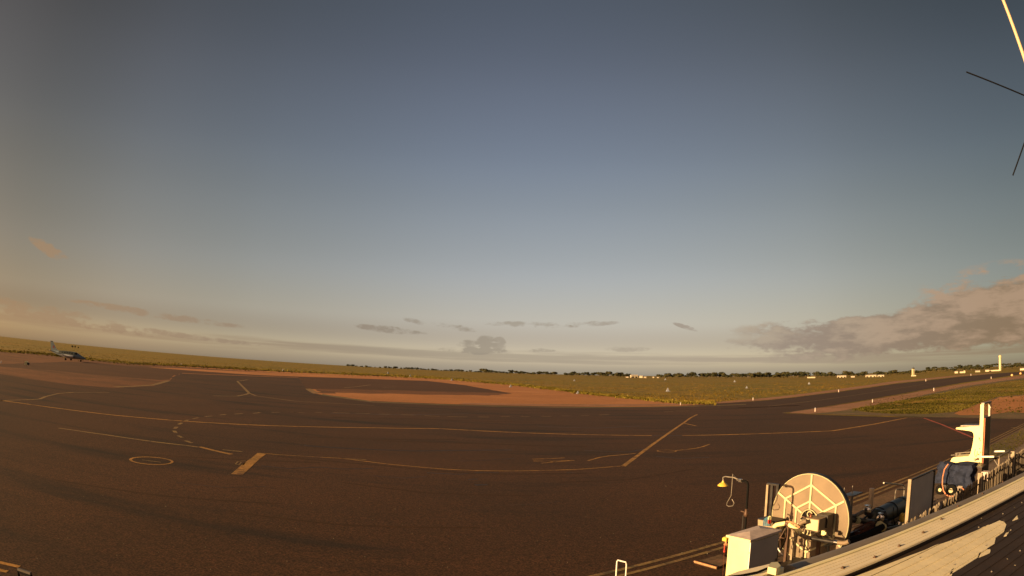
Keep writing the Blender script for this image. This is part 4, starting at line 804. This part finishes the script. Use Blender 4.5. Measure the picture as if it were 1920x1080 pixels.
mb = MB(); mb.box((12.7, pb1.y - .5, .02), (13.8, pb0.y, .24)); T.part('base_frame', mb, 'wood_post'); mb = MB(); mb.box((12.72, pb1.y - .48, .242), (13.78, pb0.y - .02, .30)); T.part('base_deck', mb, 'dark_steel')
# pipes of the reel
def pipe(name, T, px, a, r, m, n=10, seg=3, fixb=None):
    P = [Pa(x, y, a if not isinstance(a, (list, tuple)) else a[i]) if fixb is None else Pb(x, y, fixb) for i, (x, y) in enumerate(px)]
    Q = [P[0]]                                      # rounded corners
    for i in range(1, len(P) - 1):
        d0 = (P[i - 1] - P[i]); d1 = (P[i + 1] - P[i]); k = min(d0.length, d1.length, .3) * .45; s_ = P[i] + d0.normalized() * k; e_ = P[i] + d1.normalized() * k
        for j in range(seg + 1): t = j / seg; Q.append(s_.lerp(P[i], t).lerp(P[i].lerp(e_, t), t))
    Q.append(P[-1]); mb = MB(); mb.tube(Q, r, n); return T.part(name, mb, m)
pipe('inlet_pipe', T, [(1452, 988), (1456, 984), (1474, 981)], 12.95, .058, 'cream_paint'); pipe('inlet_pipe', T, [(1479, 983), (1502, 999)], 12.95, .056, 'cream_paint'); pipe('pipe_collar', T, [(1473.5, 981), (1479.5, 983.5)], 12.95, .066, 'brown_steel')
pipe('upper_pipe', T, [(1475, 977.5), (1488, 980), (1500, 989)], 12.9, .022, 'brick_red')
pipe('swivel_pipe', T, [(1513, 977), (1504, 979), (1496, 988), (1497, 1000), (1508, 1006), (1521, 1009)], 13.0, .052, 'tan_panel'); pipe('delivery_pipe', T, [(1521, 1009), (1565, 1016.5)], 13.0, .05, 'dark_steel'); pipe('pipe_collar', T, [(1565, 1016.3), (1571, 1017.3)], 13.0, .062, 'shiny_steel')
pipe('pipe_elbow', T, [(1571, 1017.5), (1584, 1018.5), (1592, 1015)], 13.0, .056, 'tan_panel'); pipe('brace', T, [(1553, 1020), (1553, 1042)], 13.2, .03, 'black_rubber'); pipe('brace', T, [(1546, 1024), (1562, 1020)], 13.2, .025, 'black_rubber')
pipe('lever', T, [(1530, 1002), (1536, 1010), (1556, 1004)], 12.9, .012, 'black_rubber'); pipe('cable', T, [(1482, 1011), (1490, 1006), (1500, 1004), (1496, 996)], 12.85, .012, 'galvanised')
mb = MB(); c = Pa(1463, 1008, 12.9); mb.tube([c + Vector((.1 * math.sin(RAD(t)), .17 * math.cos(RAD(t)), .30 * math.sin(RAD(t)))) for t in range(0, 360, 20)], .016, 6, True); vw = T.part('valve_wheel', mb, 'black_rubber')
for t in (0, 60, 120):
    mb = MB(); d = Vector((.1 * math.sin(RAD(t)), .17 * math.cos(RAD(t)), .30 * math.sin(RAD(t)))); mb.tube([c - d, c + d], .011, 6); T.part('wheel_spoke', mb, 'brown_steel', parent=vw)
pipe('curved_hose', T, [(1452, 1000), (1454, 1016), (1459, 1030), (1468, 1041)], 12.8, .017, 'white_paint', seg=5)

# frame, bin and hoses left of the disc
T = Thing('equipment_frame', 'tall narrow steel frame with one sunlit post just left of the hose reel', 'frame', (14.6, 9.7, .016))
p0 = Pa(1439.5, 909, 14.6); p1 = Pa(1457, 909, 14.6)
mb = MB(); mb.box((14.58, p0.y - .035, .02), (14.64, p0.y + .035, p0.z)); T.part('sunlit_post', mb, 'wood_post'); mb = MB(); mb.box((14.62, p1.y - .04, .02), (14.70, p1.y + .04, p0.z)); T.part('far_post', mb, 'dark_steel')
mb = MB(); mb.box((14.63, p0.y - .16, .02), (14.68, p0.y - .08, p0.z)); T.part('inner_post', mb, 'dark_steel'); mb = MB(); mb.box((14.60, p1.y - .06, p0.z + .003), (14.70, p0.y + .04, p0.z + .05)); T.part('cross_bar', mb, 'dark_steel')
T = Thing('tool_bin', 'small tan bin left of the hose reel with a blue hose draped over it', 'bin', (13.5, 9.0, .016))
q0 = Pa(1421, 974, 13.45); q1 = Pa(1434, 984, 13.45); q2 = Pa(1455, 974, 13.45)
mb = MB(); mb.add([(13.45, q0.y, q0.z), (13.45, q2.y, q0.z), (13.85, q2.y, q0.z), (13.85, q0.y, q0.z), (13.47, q0.y - .06, .5), (13.47, q2.y + .03, .5), (13.8, q2.y + .03, .5), (13.8, q0.y - .06, .5)], [(4, 5, 6, 7), (0, 4, 5, 1), (1, 5, 6, 2), (2, 6, 7, 3), (3, 7, 4, 0), (0, 1, 2, 3)]); T.part('bin_body', mb, 'wood_post')
mb = MB(); mb.box((13.44, q2.y, q0.z + .003), (13.86, q0.y, q0.z + .03)); T.part('bin_lid', mb, 'dark_steel')
mb = MB(); mb.box((13.5, q2.y + .03, .02), (13.55, q2.y + .08, .498)); T.part('leg', mb, 'dark_steel'); mb = MB(); mb.box((13.5, q0.y - .12, .02), (13.55, q0.y - .07, .498)); T.part('leg', mb, 'dark_steel')
mb = MB()
for i in range(7): x = 1432 + 2.2 * i; mb.tube([Pa(x - 1, 986, 13.3), Pa(x, 977 + (i % 2), 13.32), Pa(x + 1 + (3 - i) * .5, 969 + abs(3 - i), 13.36)], .014, 6)
solo('blue_hose', mb, 'blue_hose', 'bundle of thin blue hose draped over the tan bin', 'hose', Pa(1438, 980, 13.32))
e0 = Pa(1443, 978, 13.28); T = Thing('fire_extinguisher', 'small red and cream cylinder hanging on the blue hose bundle', 'extinguisher', e0 - zz * .06)
mb = MB(); mb.lathe(e0, (0, 0, 1), [(-.06, .03), (-.03, .05), (.06, .05)], 12); T.part('cylinder', mb, 'red_plastic'); mb = MB(); mb.lathe(e0 + zz * .061, (0, 0, 1), [(0, .052), (.06, .05), (.09, .02)], 12); T.part('cap', mb, 'cream_paint')

# ---------------------------------------------------------------- pump skid behind the reel
B8 = 7.9
T = Thing('fuel_pump_skid', 'skid of dark pipes, chrome valves and teal filter vessel between hose reel and board', 'pump', (18.5, B8, .02))
Q8 = lambda x, y: Pb(x, y, B8)
v0 = Q8(1640, 972); v1 = Q8(1692, 976); v1.z = v0.z; mb = MB(); mb.lathe(v0, (v1 - v0), [(-.04, .06), (0, .22), (.06, .29), ((v1 - v0).length - .06, .29), ((v1 - v0).length, .22), ((v1 - v0).length + .04, .06)], 20); T.part('filter_vessel', mb, 'tank_teal')
for f in (.12, .5, .86):
    mb = MB(); mb.lathe(v0 + (v1 - v0) * f, (v1 - v0), [(-.02, .30), (-.02, .31), (.02, .31), (.02, .30)], 20); T.part('vessel_band', mb, 'dark_steel')
for f in (.15, .8):
    c = v0 + (v1 - v0) * f; mb = MB(); mb.box((c.x - .06, c.y - .2, .02), (c.x + .06, c.y + .2, c.z - .25)); T.part('saddle', mb, 'dark_steel')
sp0 = Q8(1632, 951); sp1 = Q8(1637, 915); mb = MB(); mb.tube([sp0, Vector((sp0.x, sp0.y, sp1.z))], .075, 14); T.part('vent_stack', mb, 'whip_paint'); mb = MB(); mb.tube([Vector((sp0.x, sp0.y, .1)), sp0 - zz * .002], .06, 10); T.part('riser', mb, 'dark_steel')
def cluster(x, y, s, m, nm='valve', bb=B8):
    c = Pb(x, y, bb); mb = MB(); mb.lathe(c, (1, .2, 0), [(-.7 * s, s * .5), (-.5 * s, s), (-.35 * s, s), (-.3 * s, s * .6), (.3 * s, s * .6), (.35 * s, s), (.5 * s, s), (.7 * s, s * .5)], 12); mb.lathe(c + zz * s * .5, (0, 0, 1), [(0, s * .35), (s * .7, s * .3), (s * .75, s * .8), (s * .9, s * .8)], 10); return T.part(nm, mb, m)
for x, y, s, m_ in ((1626, 958, .12, 'shiny_steel'), (1632, 966, .09, 'dark_steel'), (1651, 972, .12, 'shiny_steel'), (1656, 966, .10, 'dark_steel'), (1658, 984, .12, 'dark_steel'), (1685, 983, .09, 'shiny_steel'), (1691, 980, .08, 'galvanised'), (1609, 977, .08, 'cream_paint'), (1645, 995, .09, 'dark_steel')): cluster(x, y, s, m_, bb=7.5)
def pb(nm, px, r, m, bb=7.6): return pipe(nm, T, px, 0, r, m, 8, 3, bb)
pb('suction_pipe', [(1594, 974), (1612, 976), (1650, 981)], .085, 'dark_steel'); pb('suction_pipe', [(1592, 1016), (1625, 1003), (1654, 988)], .10, 'black_rubber', 7.0); pb('branch_pipe', [(1592, 968), (1605, 967)], .05, 'dark_steel'); pb('branch_pipe', [(1604, 967), (1618, 959.5)], .055, 'tan_panel')
pb('flange_ring', [(1649, 984.5), (1655.5, 989)], .13, 'cream_paint', 7.2); pb('branch_pipe', [(1662, 992), (1690, 985)], .05, 'dark_steel', 7.2); pb('small_pipe', [(1640, 955), (1632, 962), (1620, 972)], .03, 'dark_steel')
mb = MB(); c0 = Pb(1606, 997, 7.3); c1 = Pb(1634, 984, 7.3)
mb.tube([c0.lerp(c1, k / 80) + Vector((0, math.cos(k * .9) * .11, math.sin(k * .9) * .11)) for k in range(81)], .012, 6); T.part('copper_coil', mb, 'copper')
mb = MB(); c0 = Pb(1615, 1001, 7.2); c1 = Pb(1636, 992, 7.2); mb.tube([c0.lerp(c1, k / 60) + Vector((0, math.cos(k * .9) * .07, math.sin(k * .9) * .07)) for k in range(61)], .011, 6); T.part('copper_coil', mb, 'copper')
mb = MB(); mb.box((16.4, 7.25, .02), (20.8, 7.33, .12)); mb.box((16.4, 8.5, .02), (20.8, 8.58, .12))
for a_ in (16.5, 17.9, 19.3, 20.7): mb.box((a_, 7.33, .03), (a_ + .08, 8.5, .11))
T.part('skid_frame', mb, 'dark_steel')
f0 = Pb(1693, 962, 7.5); mb = MB(); mb.lathe(f0, (0, 0, -1), [(0, .05), (.05, .10), (.22, .11), (.28, .08)], 14); T.part('filter_bowl', mb, 'yellow_plastic')
pb('cable', [(1676, 950), (1674, 962), (1678, 985)], .012, 'black_rubber', 7.4)
T = Thing('flat_top_post', 'steel post carrying a small grey horizontal plate behind the hose reel', 'post', (17.0, 8.4, .02))
b_ = 8.4; q = Pb(1597.5, 928, b_); mb = MB(); mb.tube([(q.x, q.y, .02), (q.x, q.y, q.z)], .045, 10); T.part('post', mb, 'galvanised')
mb = MB(); mb.cbox((q.x + .05, q.y, q.z + .02), (.75, .34, .035)); T.part('plate', mb, 'grey_steel'); mb = MB(); mb.tube([(q.x, q.y, q.z + .04), (q.x, q.y, q.z + .28)], .016, 6); T.part('rod', mb, 'galvanised')
mb = MB(); mb.tube([(q.x - .12, q.y + .22, q.z - .03), (q.x - .12, q.y + .22, q.z + .22)], .014, 6); mb.tube([(q.x - .12, q.y + .24, q.z - .04), (q.x + .02, q.y, q.z - .04)], .02, 6); T.part('side_rod', mb, 'galvanised')
T = Thing('pipe_rail', 'thin bent pipe rail with a small square frame left of the grey board', 'rail', (20.5, 8.3, .02))
def pb2(nm, px, r, m='galvanised', bb=8.3): return pipe(nm, T, px, 0, r, m, 7, 3, bb)
pb2('top_arm', [(1657, 905.5), (1692, 909), (1696, 913), (1694, 938)], .028); pb2('square_frame', [(1695, 918), (1679.5, 917.5), (1677.5, 941), (1693, 942.5)], .022); pb2('cross_piece', [(1686, 937.5), (1697, 938.5)], .035); pb2('upright', [(1698, 932), (1696.5, 945), (1695, 962)], .03)
q = Pb(1695, 962, 8.3); mb = MB(); mb.tube([(q.x, q.y, .02), q], .03, 7); T.part('lower_post', mb, 'galvanised')

# ---------------------------------------------------------------- grey board
T = Thing('grey_board', 'dark grey sign board seen from behind with a sunlit cream edge post', 'board', (18, 6.42, .02))
def zb(a): return 2.02 - .02 * (a - 17)
mb = MB(); mb.prism([(17.03, 6.40, .35), (19.05, 6.40, .35), (19.05, 6.40, 1.97), (17.03, 6.40, 2.0)], (0, .04, 0)); T.part('panel', mb, 'board_grey')
for a_, nm, m_ in ((16.98, 'edge_post', 'wood_post'), (19.1, 'far_post', 'dark_steel')):
    mb = MB(); mb.box((a_ - .045, 6.37, .02), (a_ + .045, 6.47, 2.05 - .02 * (a_ - 17))); T.part(nm, mb, m_)
mb = MB(); mb.box((17.03, 6.385, 2.002), (19.05, 6.455, 2.04)); T.part('top_rail', mb, 'dark_steel'); mb = MB(); mb.box((17.03, 6.385, .30), (19.05, 6.455, .348)); T.part('bottom_rail', mb, 'dark_steel')

# ---------------------------------------------------------------- paling fence
T = Thing('paling_fence', 'low metal paling fence running beside the roof edge towards the apron', 'fence', (24, 5.9, .02))
pal_me = None; a = 15.4; i = 0
while a < 41:
    if pal_me is None:
        mb = MB(); mb.add([(-.012, -.035, 0), (.012, -.035, 0), (.012, .035, 0), (-.012, .035, 0), (-.012, -.035, 1.08), (.012, -.035, 1.08), (.012, .035, 1.08), (-.012, .035, 1.08), (0, 0, 1.15)], [(3, 2, 1, 0), (0, 1, 5, 4), (1, 2, 6, 5), (2, 3, 7, 6), (3, 0, 4, 7), (4, 5, 8), (5, 6, 8), (6, 7, 8), (7, 4, 8)])
        o = link_mesh('paling', mb.v, mb.f, 'paling'); pal_me = o
    else: o = pal_me.copy(); C.objects.link(o)
    o.parent = T.e; o.location = Vector((a, 5.9, .04)) - T.base; o.rotation_euler = (rnd.uniform(-.03, .03), rnd.uniform(-.03, .03), rnd.uniform(-.2, .2)); a += .30; i += 1
for z_ in (.35, .9): mb = MB(); mb.box((15.3, 5.925, z_), (41, 5.95, z_ + .045)); T.part('rail', mb, 'paling_dark')
for a_, h_, m_ in ((18.2, 1.1, 'wood_post'), (23.4, 1.32, 'wood_post'), (29.6, 1.36, 'wood_post'), (36, 1.36, 'wood_post')): mb = MB(); mb.box((a_ - .06, 5.84, .02), (a_ + .06, 6.02, h_)); T.part('fence_post', mb, m_)


# ---------------------------------------------------------------- tall cream dispenser
AD = 27.0; D = lambda x, y: Pa(x, y, AD)
T = Thing('fuel_dispenser', 'tall cream painted dispenser with a projecting canopy arm and a tall twin mast', 'dispenser', (27.6, 7.2, .02))
prof = [(1792, 804.5), (1793, 802), (1815, 800.5), (1838, 799), (1838, 850), (1836, 872), (1824, 876), (1783, 873), (1782.5, 864), (1785, 859), (1789, 857.5), (1816, 855.5), (1819.5, 851), (1823.5, 835), (1826, 818), (1825, 812), (1822, 809), (1815, 807.5)]
P = [D(x, y) for x, y in prof]; mb = MB(); mb.prism([(AD, p.y, p.z) for p in P], (1.0, 0, 0)); bd = T.part('body_shell', mb, 'cream_paint')
lo0 = D(1824, 875); lo1 = D(1841, 875); hi1 = D(1783, 873)
mb = MB(); mb.box((AD + .05, lo1.y, .3), (AD + .95, hi1.y - .05, hi1.z - .02)); T.part('lower_cabinet', mb, 'dark_steel')
m0 = D(1838.3, 758.5); m1 = D(1845, 758.5); mb = MB(); mb.box((AD - .02, m1.y, .3), (AD + .12, m0.y - .003, m0.z)); T.part('front_mast', mb, 'cream_paint')
mb = MB(); mb.box((AD + 1.25, m1.y - .02, .3), (AD + 1.36, m1.y + .10, m0.z)); T.part('rear_mast', mb, 'galvanised')
mb = MB(); mb.box((AD - .02, m1.y - .02, m0.z + .002), (AD + 1.40, m1.y + .12, m0.z + .07)); T.part('top_beam', mb, 'grey_steel')
zp = D(1845, 784).z; mb = MB(); mb.box((AD + .125, m1.y - .01, .3), (AD + 1.245, m1.y + .10, zp)); T.part('side_panel', mb, 'dark_steel')
mb = MB(); mb.tube([(AD + .12, m1.y - .03, .8), (AD + .12, m1.y - .03, zp)], .022, 8); T.part('riser_pipe', mb, 'hose_orange')
ca = D(1800, 800.5); cb_ = D(1837, 797.5); mb = MB(); mb.box((AD + .1, cb_.y, ca.z + .012), (AD + .9, ca.y, ca.z + .06)); T.part('canopy_top', mb, 'grey_steel')
for x, y, w_, h_ in ((1836.5, 822, .05, .09), (1838.5, 826, .05, .05), (1837, 841, .05, .04), (1839, 848, .05, .05), (1835, 852, .07, .05)): c = D(x, y); mb = MB(); mb.cbox((AD - .025, c.y, c.z), (.04, w_, h_)); T.part('switch', mb, 'brick_red')
mb = MB(); mb.tube([(AD - .02, *Pa(x, y, AD)[1:]) for x, y in ((1829, 842), (1827.5, 848), (1828, 854), (1830, 856), (1832, 853), (1832.5, 846))], .010, 6); T.part('hook', mb, 'dark_steel')
for x, y in ((1829, 861), (1834, 860), (1831, 869), (1837, 868), (1827, 868), (1838, 873)): c = D(x, y); mb = MB(); mb.lathe((AD - .12, c.y, c.z), (1, 0, 0), [(0, .03), (.02, .055), (.1, .04)], 10); T.part('coupling', mb, 'galvanised' if x % 2 else 'brown_steel')
mb = MB(); mb.prism([(AD - .006, D(1839.5, y).y - .0, D(1839.5, y).z) for y in (762, 768)] + [(AD - .006, D(1841, y).y, D(1841, y).z) for y in (768, 762)], (-.004, 0, 0)); T.part('mast_label', mb, 'dark_steel', parent=None)
mb = MB(); mb.box((AD + .1, lo1.y + .05, .02), (AD + .9, hi1.y - .1, .298)); T.part('base', mb, 'concrete')
T = Thing('side_rail', 'two-bar metal rail projecting left from the cream dispenser', 'rail', (27.6, 8.1, .02))
for px, r_ in (([(1791, 850), (1820, 847.5)], .022), ([(1783, 853.5), (1819, 852)], .018)): mb = MB(); mb.tube([Pa(x, y, 27.9) for x, y in px], r_, 7); T.part('bar', mb, 'galvanised')
for x in (1793, 1800): mb = MB(); q = Pa(x, 849, 27.9); mb.tube([q, (q.x, q.y, .02)], .02, 7); T.part('post', mb, 'galvanised')
T = Thing('access_stair_rail', 'pale handrails and dark sloping stringer right of the cream dispenser', 'handrail', (28, 6.3, .02))
for px, a_, r_, m_ in (([(1862, 846.5), (1884, 846)], 28.5, .04, 'white_paint'), ([(1839, 856.5), (1864, 856.3)], 26.7, .04, 'white_paint'), ([(1855, 865), (1874, 855), (1893, 845)], 27.6, .05, 'dark_steel'), ([(1864, 862), (1871, 873)], 27.5, .022, 'galvanised')):
    mb = MB(); mb.tube([Pa(x, y, a_) for x, y in px], r_, 8); T.part('handrail' if m_ == 'white_paint' else 'stringer' if r_ > .03 else 'brace', mb, m_)
q = Pa(1873.5, 856, 27.4); mb = MB(); mb.tube([q, (q.x, q.y, .02)], .04, 8); T.part('newel_post', mb, 'wood_post'); q = Pa(1892, 845, 27.9); mb = MB(); mb.tube([q, (q.x, q.y, .02)], .025, 8); T.part('rear_post', mb, 'galvanised')

# ---------------------------------------------------------------- tarp-covered trolley
AT = 25.5
T = Thing('covered_trolley', 'wheeled trolley under a creased dark blue tarpaulin in front of the cream dispenser', 'trolley', (25.9, 7.7, .02))
L_, Rr = Pa(1757, 900, AT).y, Pa(1821, 900, AT).y; z0 = Pa(1790, 908, AT).z; z1 = Pa(1780, 871, AT).z
mb = MB(); NR, NC = 16, 72; vs = []; dp = 1.0
def tarp_pt(u_, h):                                   # u_ round the trolley, h from hem (0) to rim (1)
    per = [(L_, 0), (Rr, 0), (Rr, dp), (L_, dp)]; s4 = u_ * 4; k = int(s4) % 4; t = s4 - int(s4); p = per[k]; q = per[(k + 1) % 4]
    b = p[0] * (1 - t) + q[0] * t; a = p[1] * (1 - t) + q[1] * t; cb2 = (L_ + Rr) / 2
    f = 1 + .05 * (1 - h) - .06 * h; b = cb2 + (b - cb2) * f; a = dp / 2 + (a - dp / 2) * f
    fold = (.10 * (1 - 3.2 * abs(noise.noise(Vector((u_ * 20, h * 1.3, 0))))) + noise.noise(Vector((u_ * 9, h * 3, 7))) * .13 + .04 * (1 - 3 * abs(noise.noise(Vector((u_ * 30 + h * 9, h * 5, 4)))))) * (1.15 - .6 * h)
    dr_ = Vector((a - dp / 2, b - cb2)); dr_ = dr_.normalized() if dr_.length else dr_
    hem = .07 * noise.noise(Vector((u_ * 8, 3, 0))) - (.13 if k == 0 and t > .55 else 0) * (1 - h)
    rim = (.10 if k == 0 and t < .12 else 0) * h + .04 * noise.noise(Vector((u_ * 7, 9, 0))) * h
    return Vector((AT + a + dr_.x * fold, b + dr_.y * fold, z0 + hem + (z1 - z0) * h + rim))
for r_ in range(NR + 1):
    for k in range(NC): vs.append(tarp_pt(k / NC, r_ / NR))
fs = [(r_ * NC + k, r_ * NC + (k + 1) % NC, (r_ + 1) * NC + (k + 1) % NC, (r_ + 1) * NC + k) for r_ in range(NR) for k in range(NC)]
top = len(vs); cc = Vector((AT + dp / 2, (L_ + Rr) / 2, z1 - .06))
for r_ in range(1, 4):
    for k in range(NC): p = vs[NR * NC + k]; q = p.lerp(cc, r_ / 4); q.z += .05 * noise.noise(Vector((q.x * 5, q.y * 5, 0))); vs.append(q)
for r_ in range(3):
    o0 = NR * NC if r_ == 0 else top + (r_ - 1) * NC; o1 = top + r_ * NC; fs += [(o0 + k, o0 + (k + 1) % NC, o1 + (k + 1) % NC, o1 + k) for k in range(NC)]
vs.append(cc); fs += [(top + 2 * NC + k, top + 2 * NC + (k + 1) % NC, len(vs) - 1) for k in range(NC)]
mb.add(vs, fs, True); T.part('tarpaulin', mb, 'blue_tarp')
mb = MB(); mb.box((AT + .05, Rr + .1, .25), (AT + .95, L_ - .1, .42)); T.part('chassis', mb, 'dark_steel')
for x, y, r_, a_ in ((1762.5, 918.5, .20, 25.5), (1783, 919.5, .25, 25.25), (1801, 915, .2, 26.3)):
    c = Pa(x, y, a_); c.z = r_ + .02; mb = MB(); ax = Vector((1, .25, 0)).normalized()
    mb.lathe(c, ax, [(-.06, r_ * .55), (-.065, r_ * .8), (-.05, r_), (.05, r_), (.065, r_ * .8), (.06, r_ * .55)], 20); w_ = T.part('wheel', mb, 'black_rubber')
    mb = MB(); mb.lathe(c - ax * .062, ax, [(-.012, r_ * .12), (-.01, r_ * .36), (.02, r_ * .44)], 16); T.part('hub', mb, 'rib_cream', parent=w_); mb = MB(); mb.tube([c + ax * .07, (c.x + .2, c.y, .35)], .03, 7); T.part('axle', mb, 'dark_steel')
mb = MB(); hp = [(1778, 870), (1771, 880), (1767.5, 895), (1767, 908), (1769, 920), (1774, 928), (1782, 931), (1791, 930)]
mb.tube([Pa(x, y, 25.12) for x, y in hp], .028, 8); T.part('looped_hose', mb, 'hose_orange')
mb = MB(); q = Pa(1803, 914, 25.3); mb.tube([q, Pa(1808, 919, 25.2), Pa(1815, 922, 25.1), Pa(1818, 918, 25.1)], .02, 6); T.part('tow_hose', mb, 'hose_orange')
mb = MB(); mb.cbox(Pa(1801, 913, 25.4), (.1, .2, .1)); mb.cbox(Pa(1796, 916, 25.4), (.08, .09, .16)); T.part('jockey_fitting', mb, 'grey_steel')
T = Thing('steel_locker', 'dark brown steel box between the blue tarp and the dispenser mast', 'box', (26.4, 6.7, .02))
l0 = Pa(1820, 876, 26.0); l1 = Pa(1841, 876, 26.0); mb = MB(); mb.box((26.0, l1.y, .1), (26.8, l0.y, l0.z)); T.part('box_body', mb, 'roof_brown'); mb = MB(); mb.box((25.98, l1.y - .02, l0.z + .002), (26.82, l0.y + .02, l0.z + .05)); T.part('box_lid', mb, 'dark_steel')
mb = MB(); mb.box((26.05, l1.y + .05, .02), (26.75, l0.y - .05, .098)); T.part('feet', mb, 'dark_steel')
T = Thing('meter_box', 'small grey box beside the mast foot behind the fence', 'box', (25.0, 6.2, .02)); c = Pb(1848, 892, 6.3); mb = MB(); mb.cbox(c, (.4, .3, .35)); T.part('housing', mb, 'lid_grey'); mb = MB(); mb.box((c.x - .05, c.y - .05, .02), (c.x + .05, c.y + .05, c.z - .176)); T.part('stem', mb, 'dark_steel')

# ---------------------------------------------------------------- hoop bollard and the near trolley frame
T = Thing('hoop_barrier', 'small white bent-pipe hoop standing on the near apron at the bottom edge', 'barrier', (8.95, 9.7, .02))
h0 = Pz(1157, 1050, .9); h1 = Pz(1175, 1054.5, .88)
mb = MB(); pts = [(h0.x, h0.y, .02), (h0.x, h0.y, .86), tuple(h0.lerp(h1, .08) + zz * .0), tuple(h0.lerp(h1, .5)), tuple(h0.lerp(h1, .92)), (h1.x, h1.y, .82), (h1.x, h1.y, .02)]; mb.tube(pts, .016, 8); T.part('hoop', mb, 'white_paint')
for h in (h0, h1): mb = MB(); mb.lathe((h.x, h.y, .018), (0, 0, 1), [(0, .05), (.01, .05), (.012, .02)], 10); T.part('foot', mb, 'galvanised')
T = Thing('dark_stand', 'dark metal frame whose top just enters the bottom left corner', 'stand', (-2.8, 11, .02))
s0 = Pz(34, 1067, 1.0); s1 = Pz(58, 1075, 1.0); mb = MB(); mb.bar(s0, s1, .05, .04); T.part('top_bar', mb, 'grey_steel')
mb = MB(); mb.bar(s0 - zz * .045, s1 - zz * .045, .04, .05); T.part('under_bar', mb, 'black_rubber')
for s_ in (s0, s1): mb = MB(); mb.bar(s_ - zz * .03, Vector((s_.x + .02, s_.y - .06, .02)), .04, .04); T.part('leg', mb, 'black_rubber')
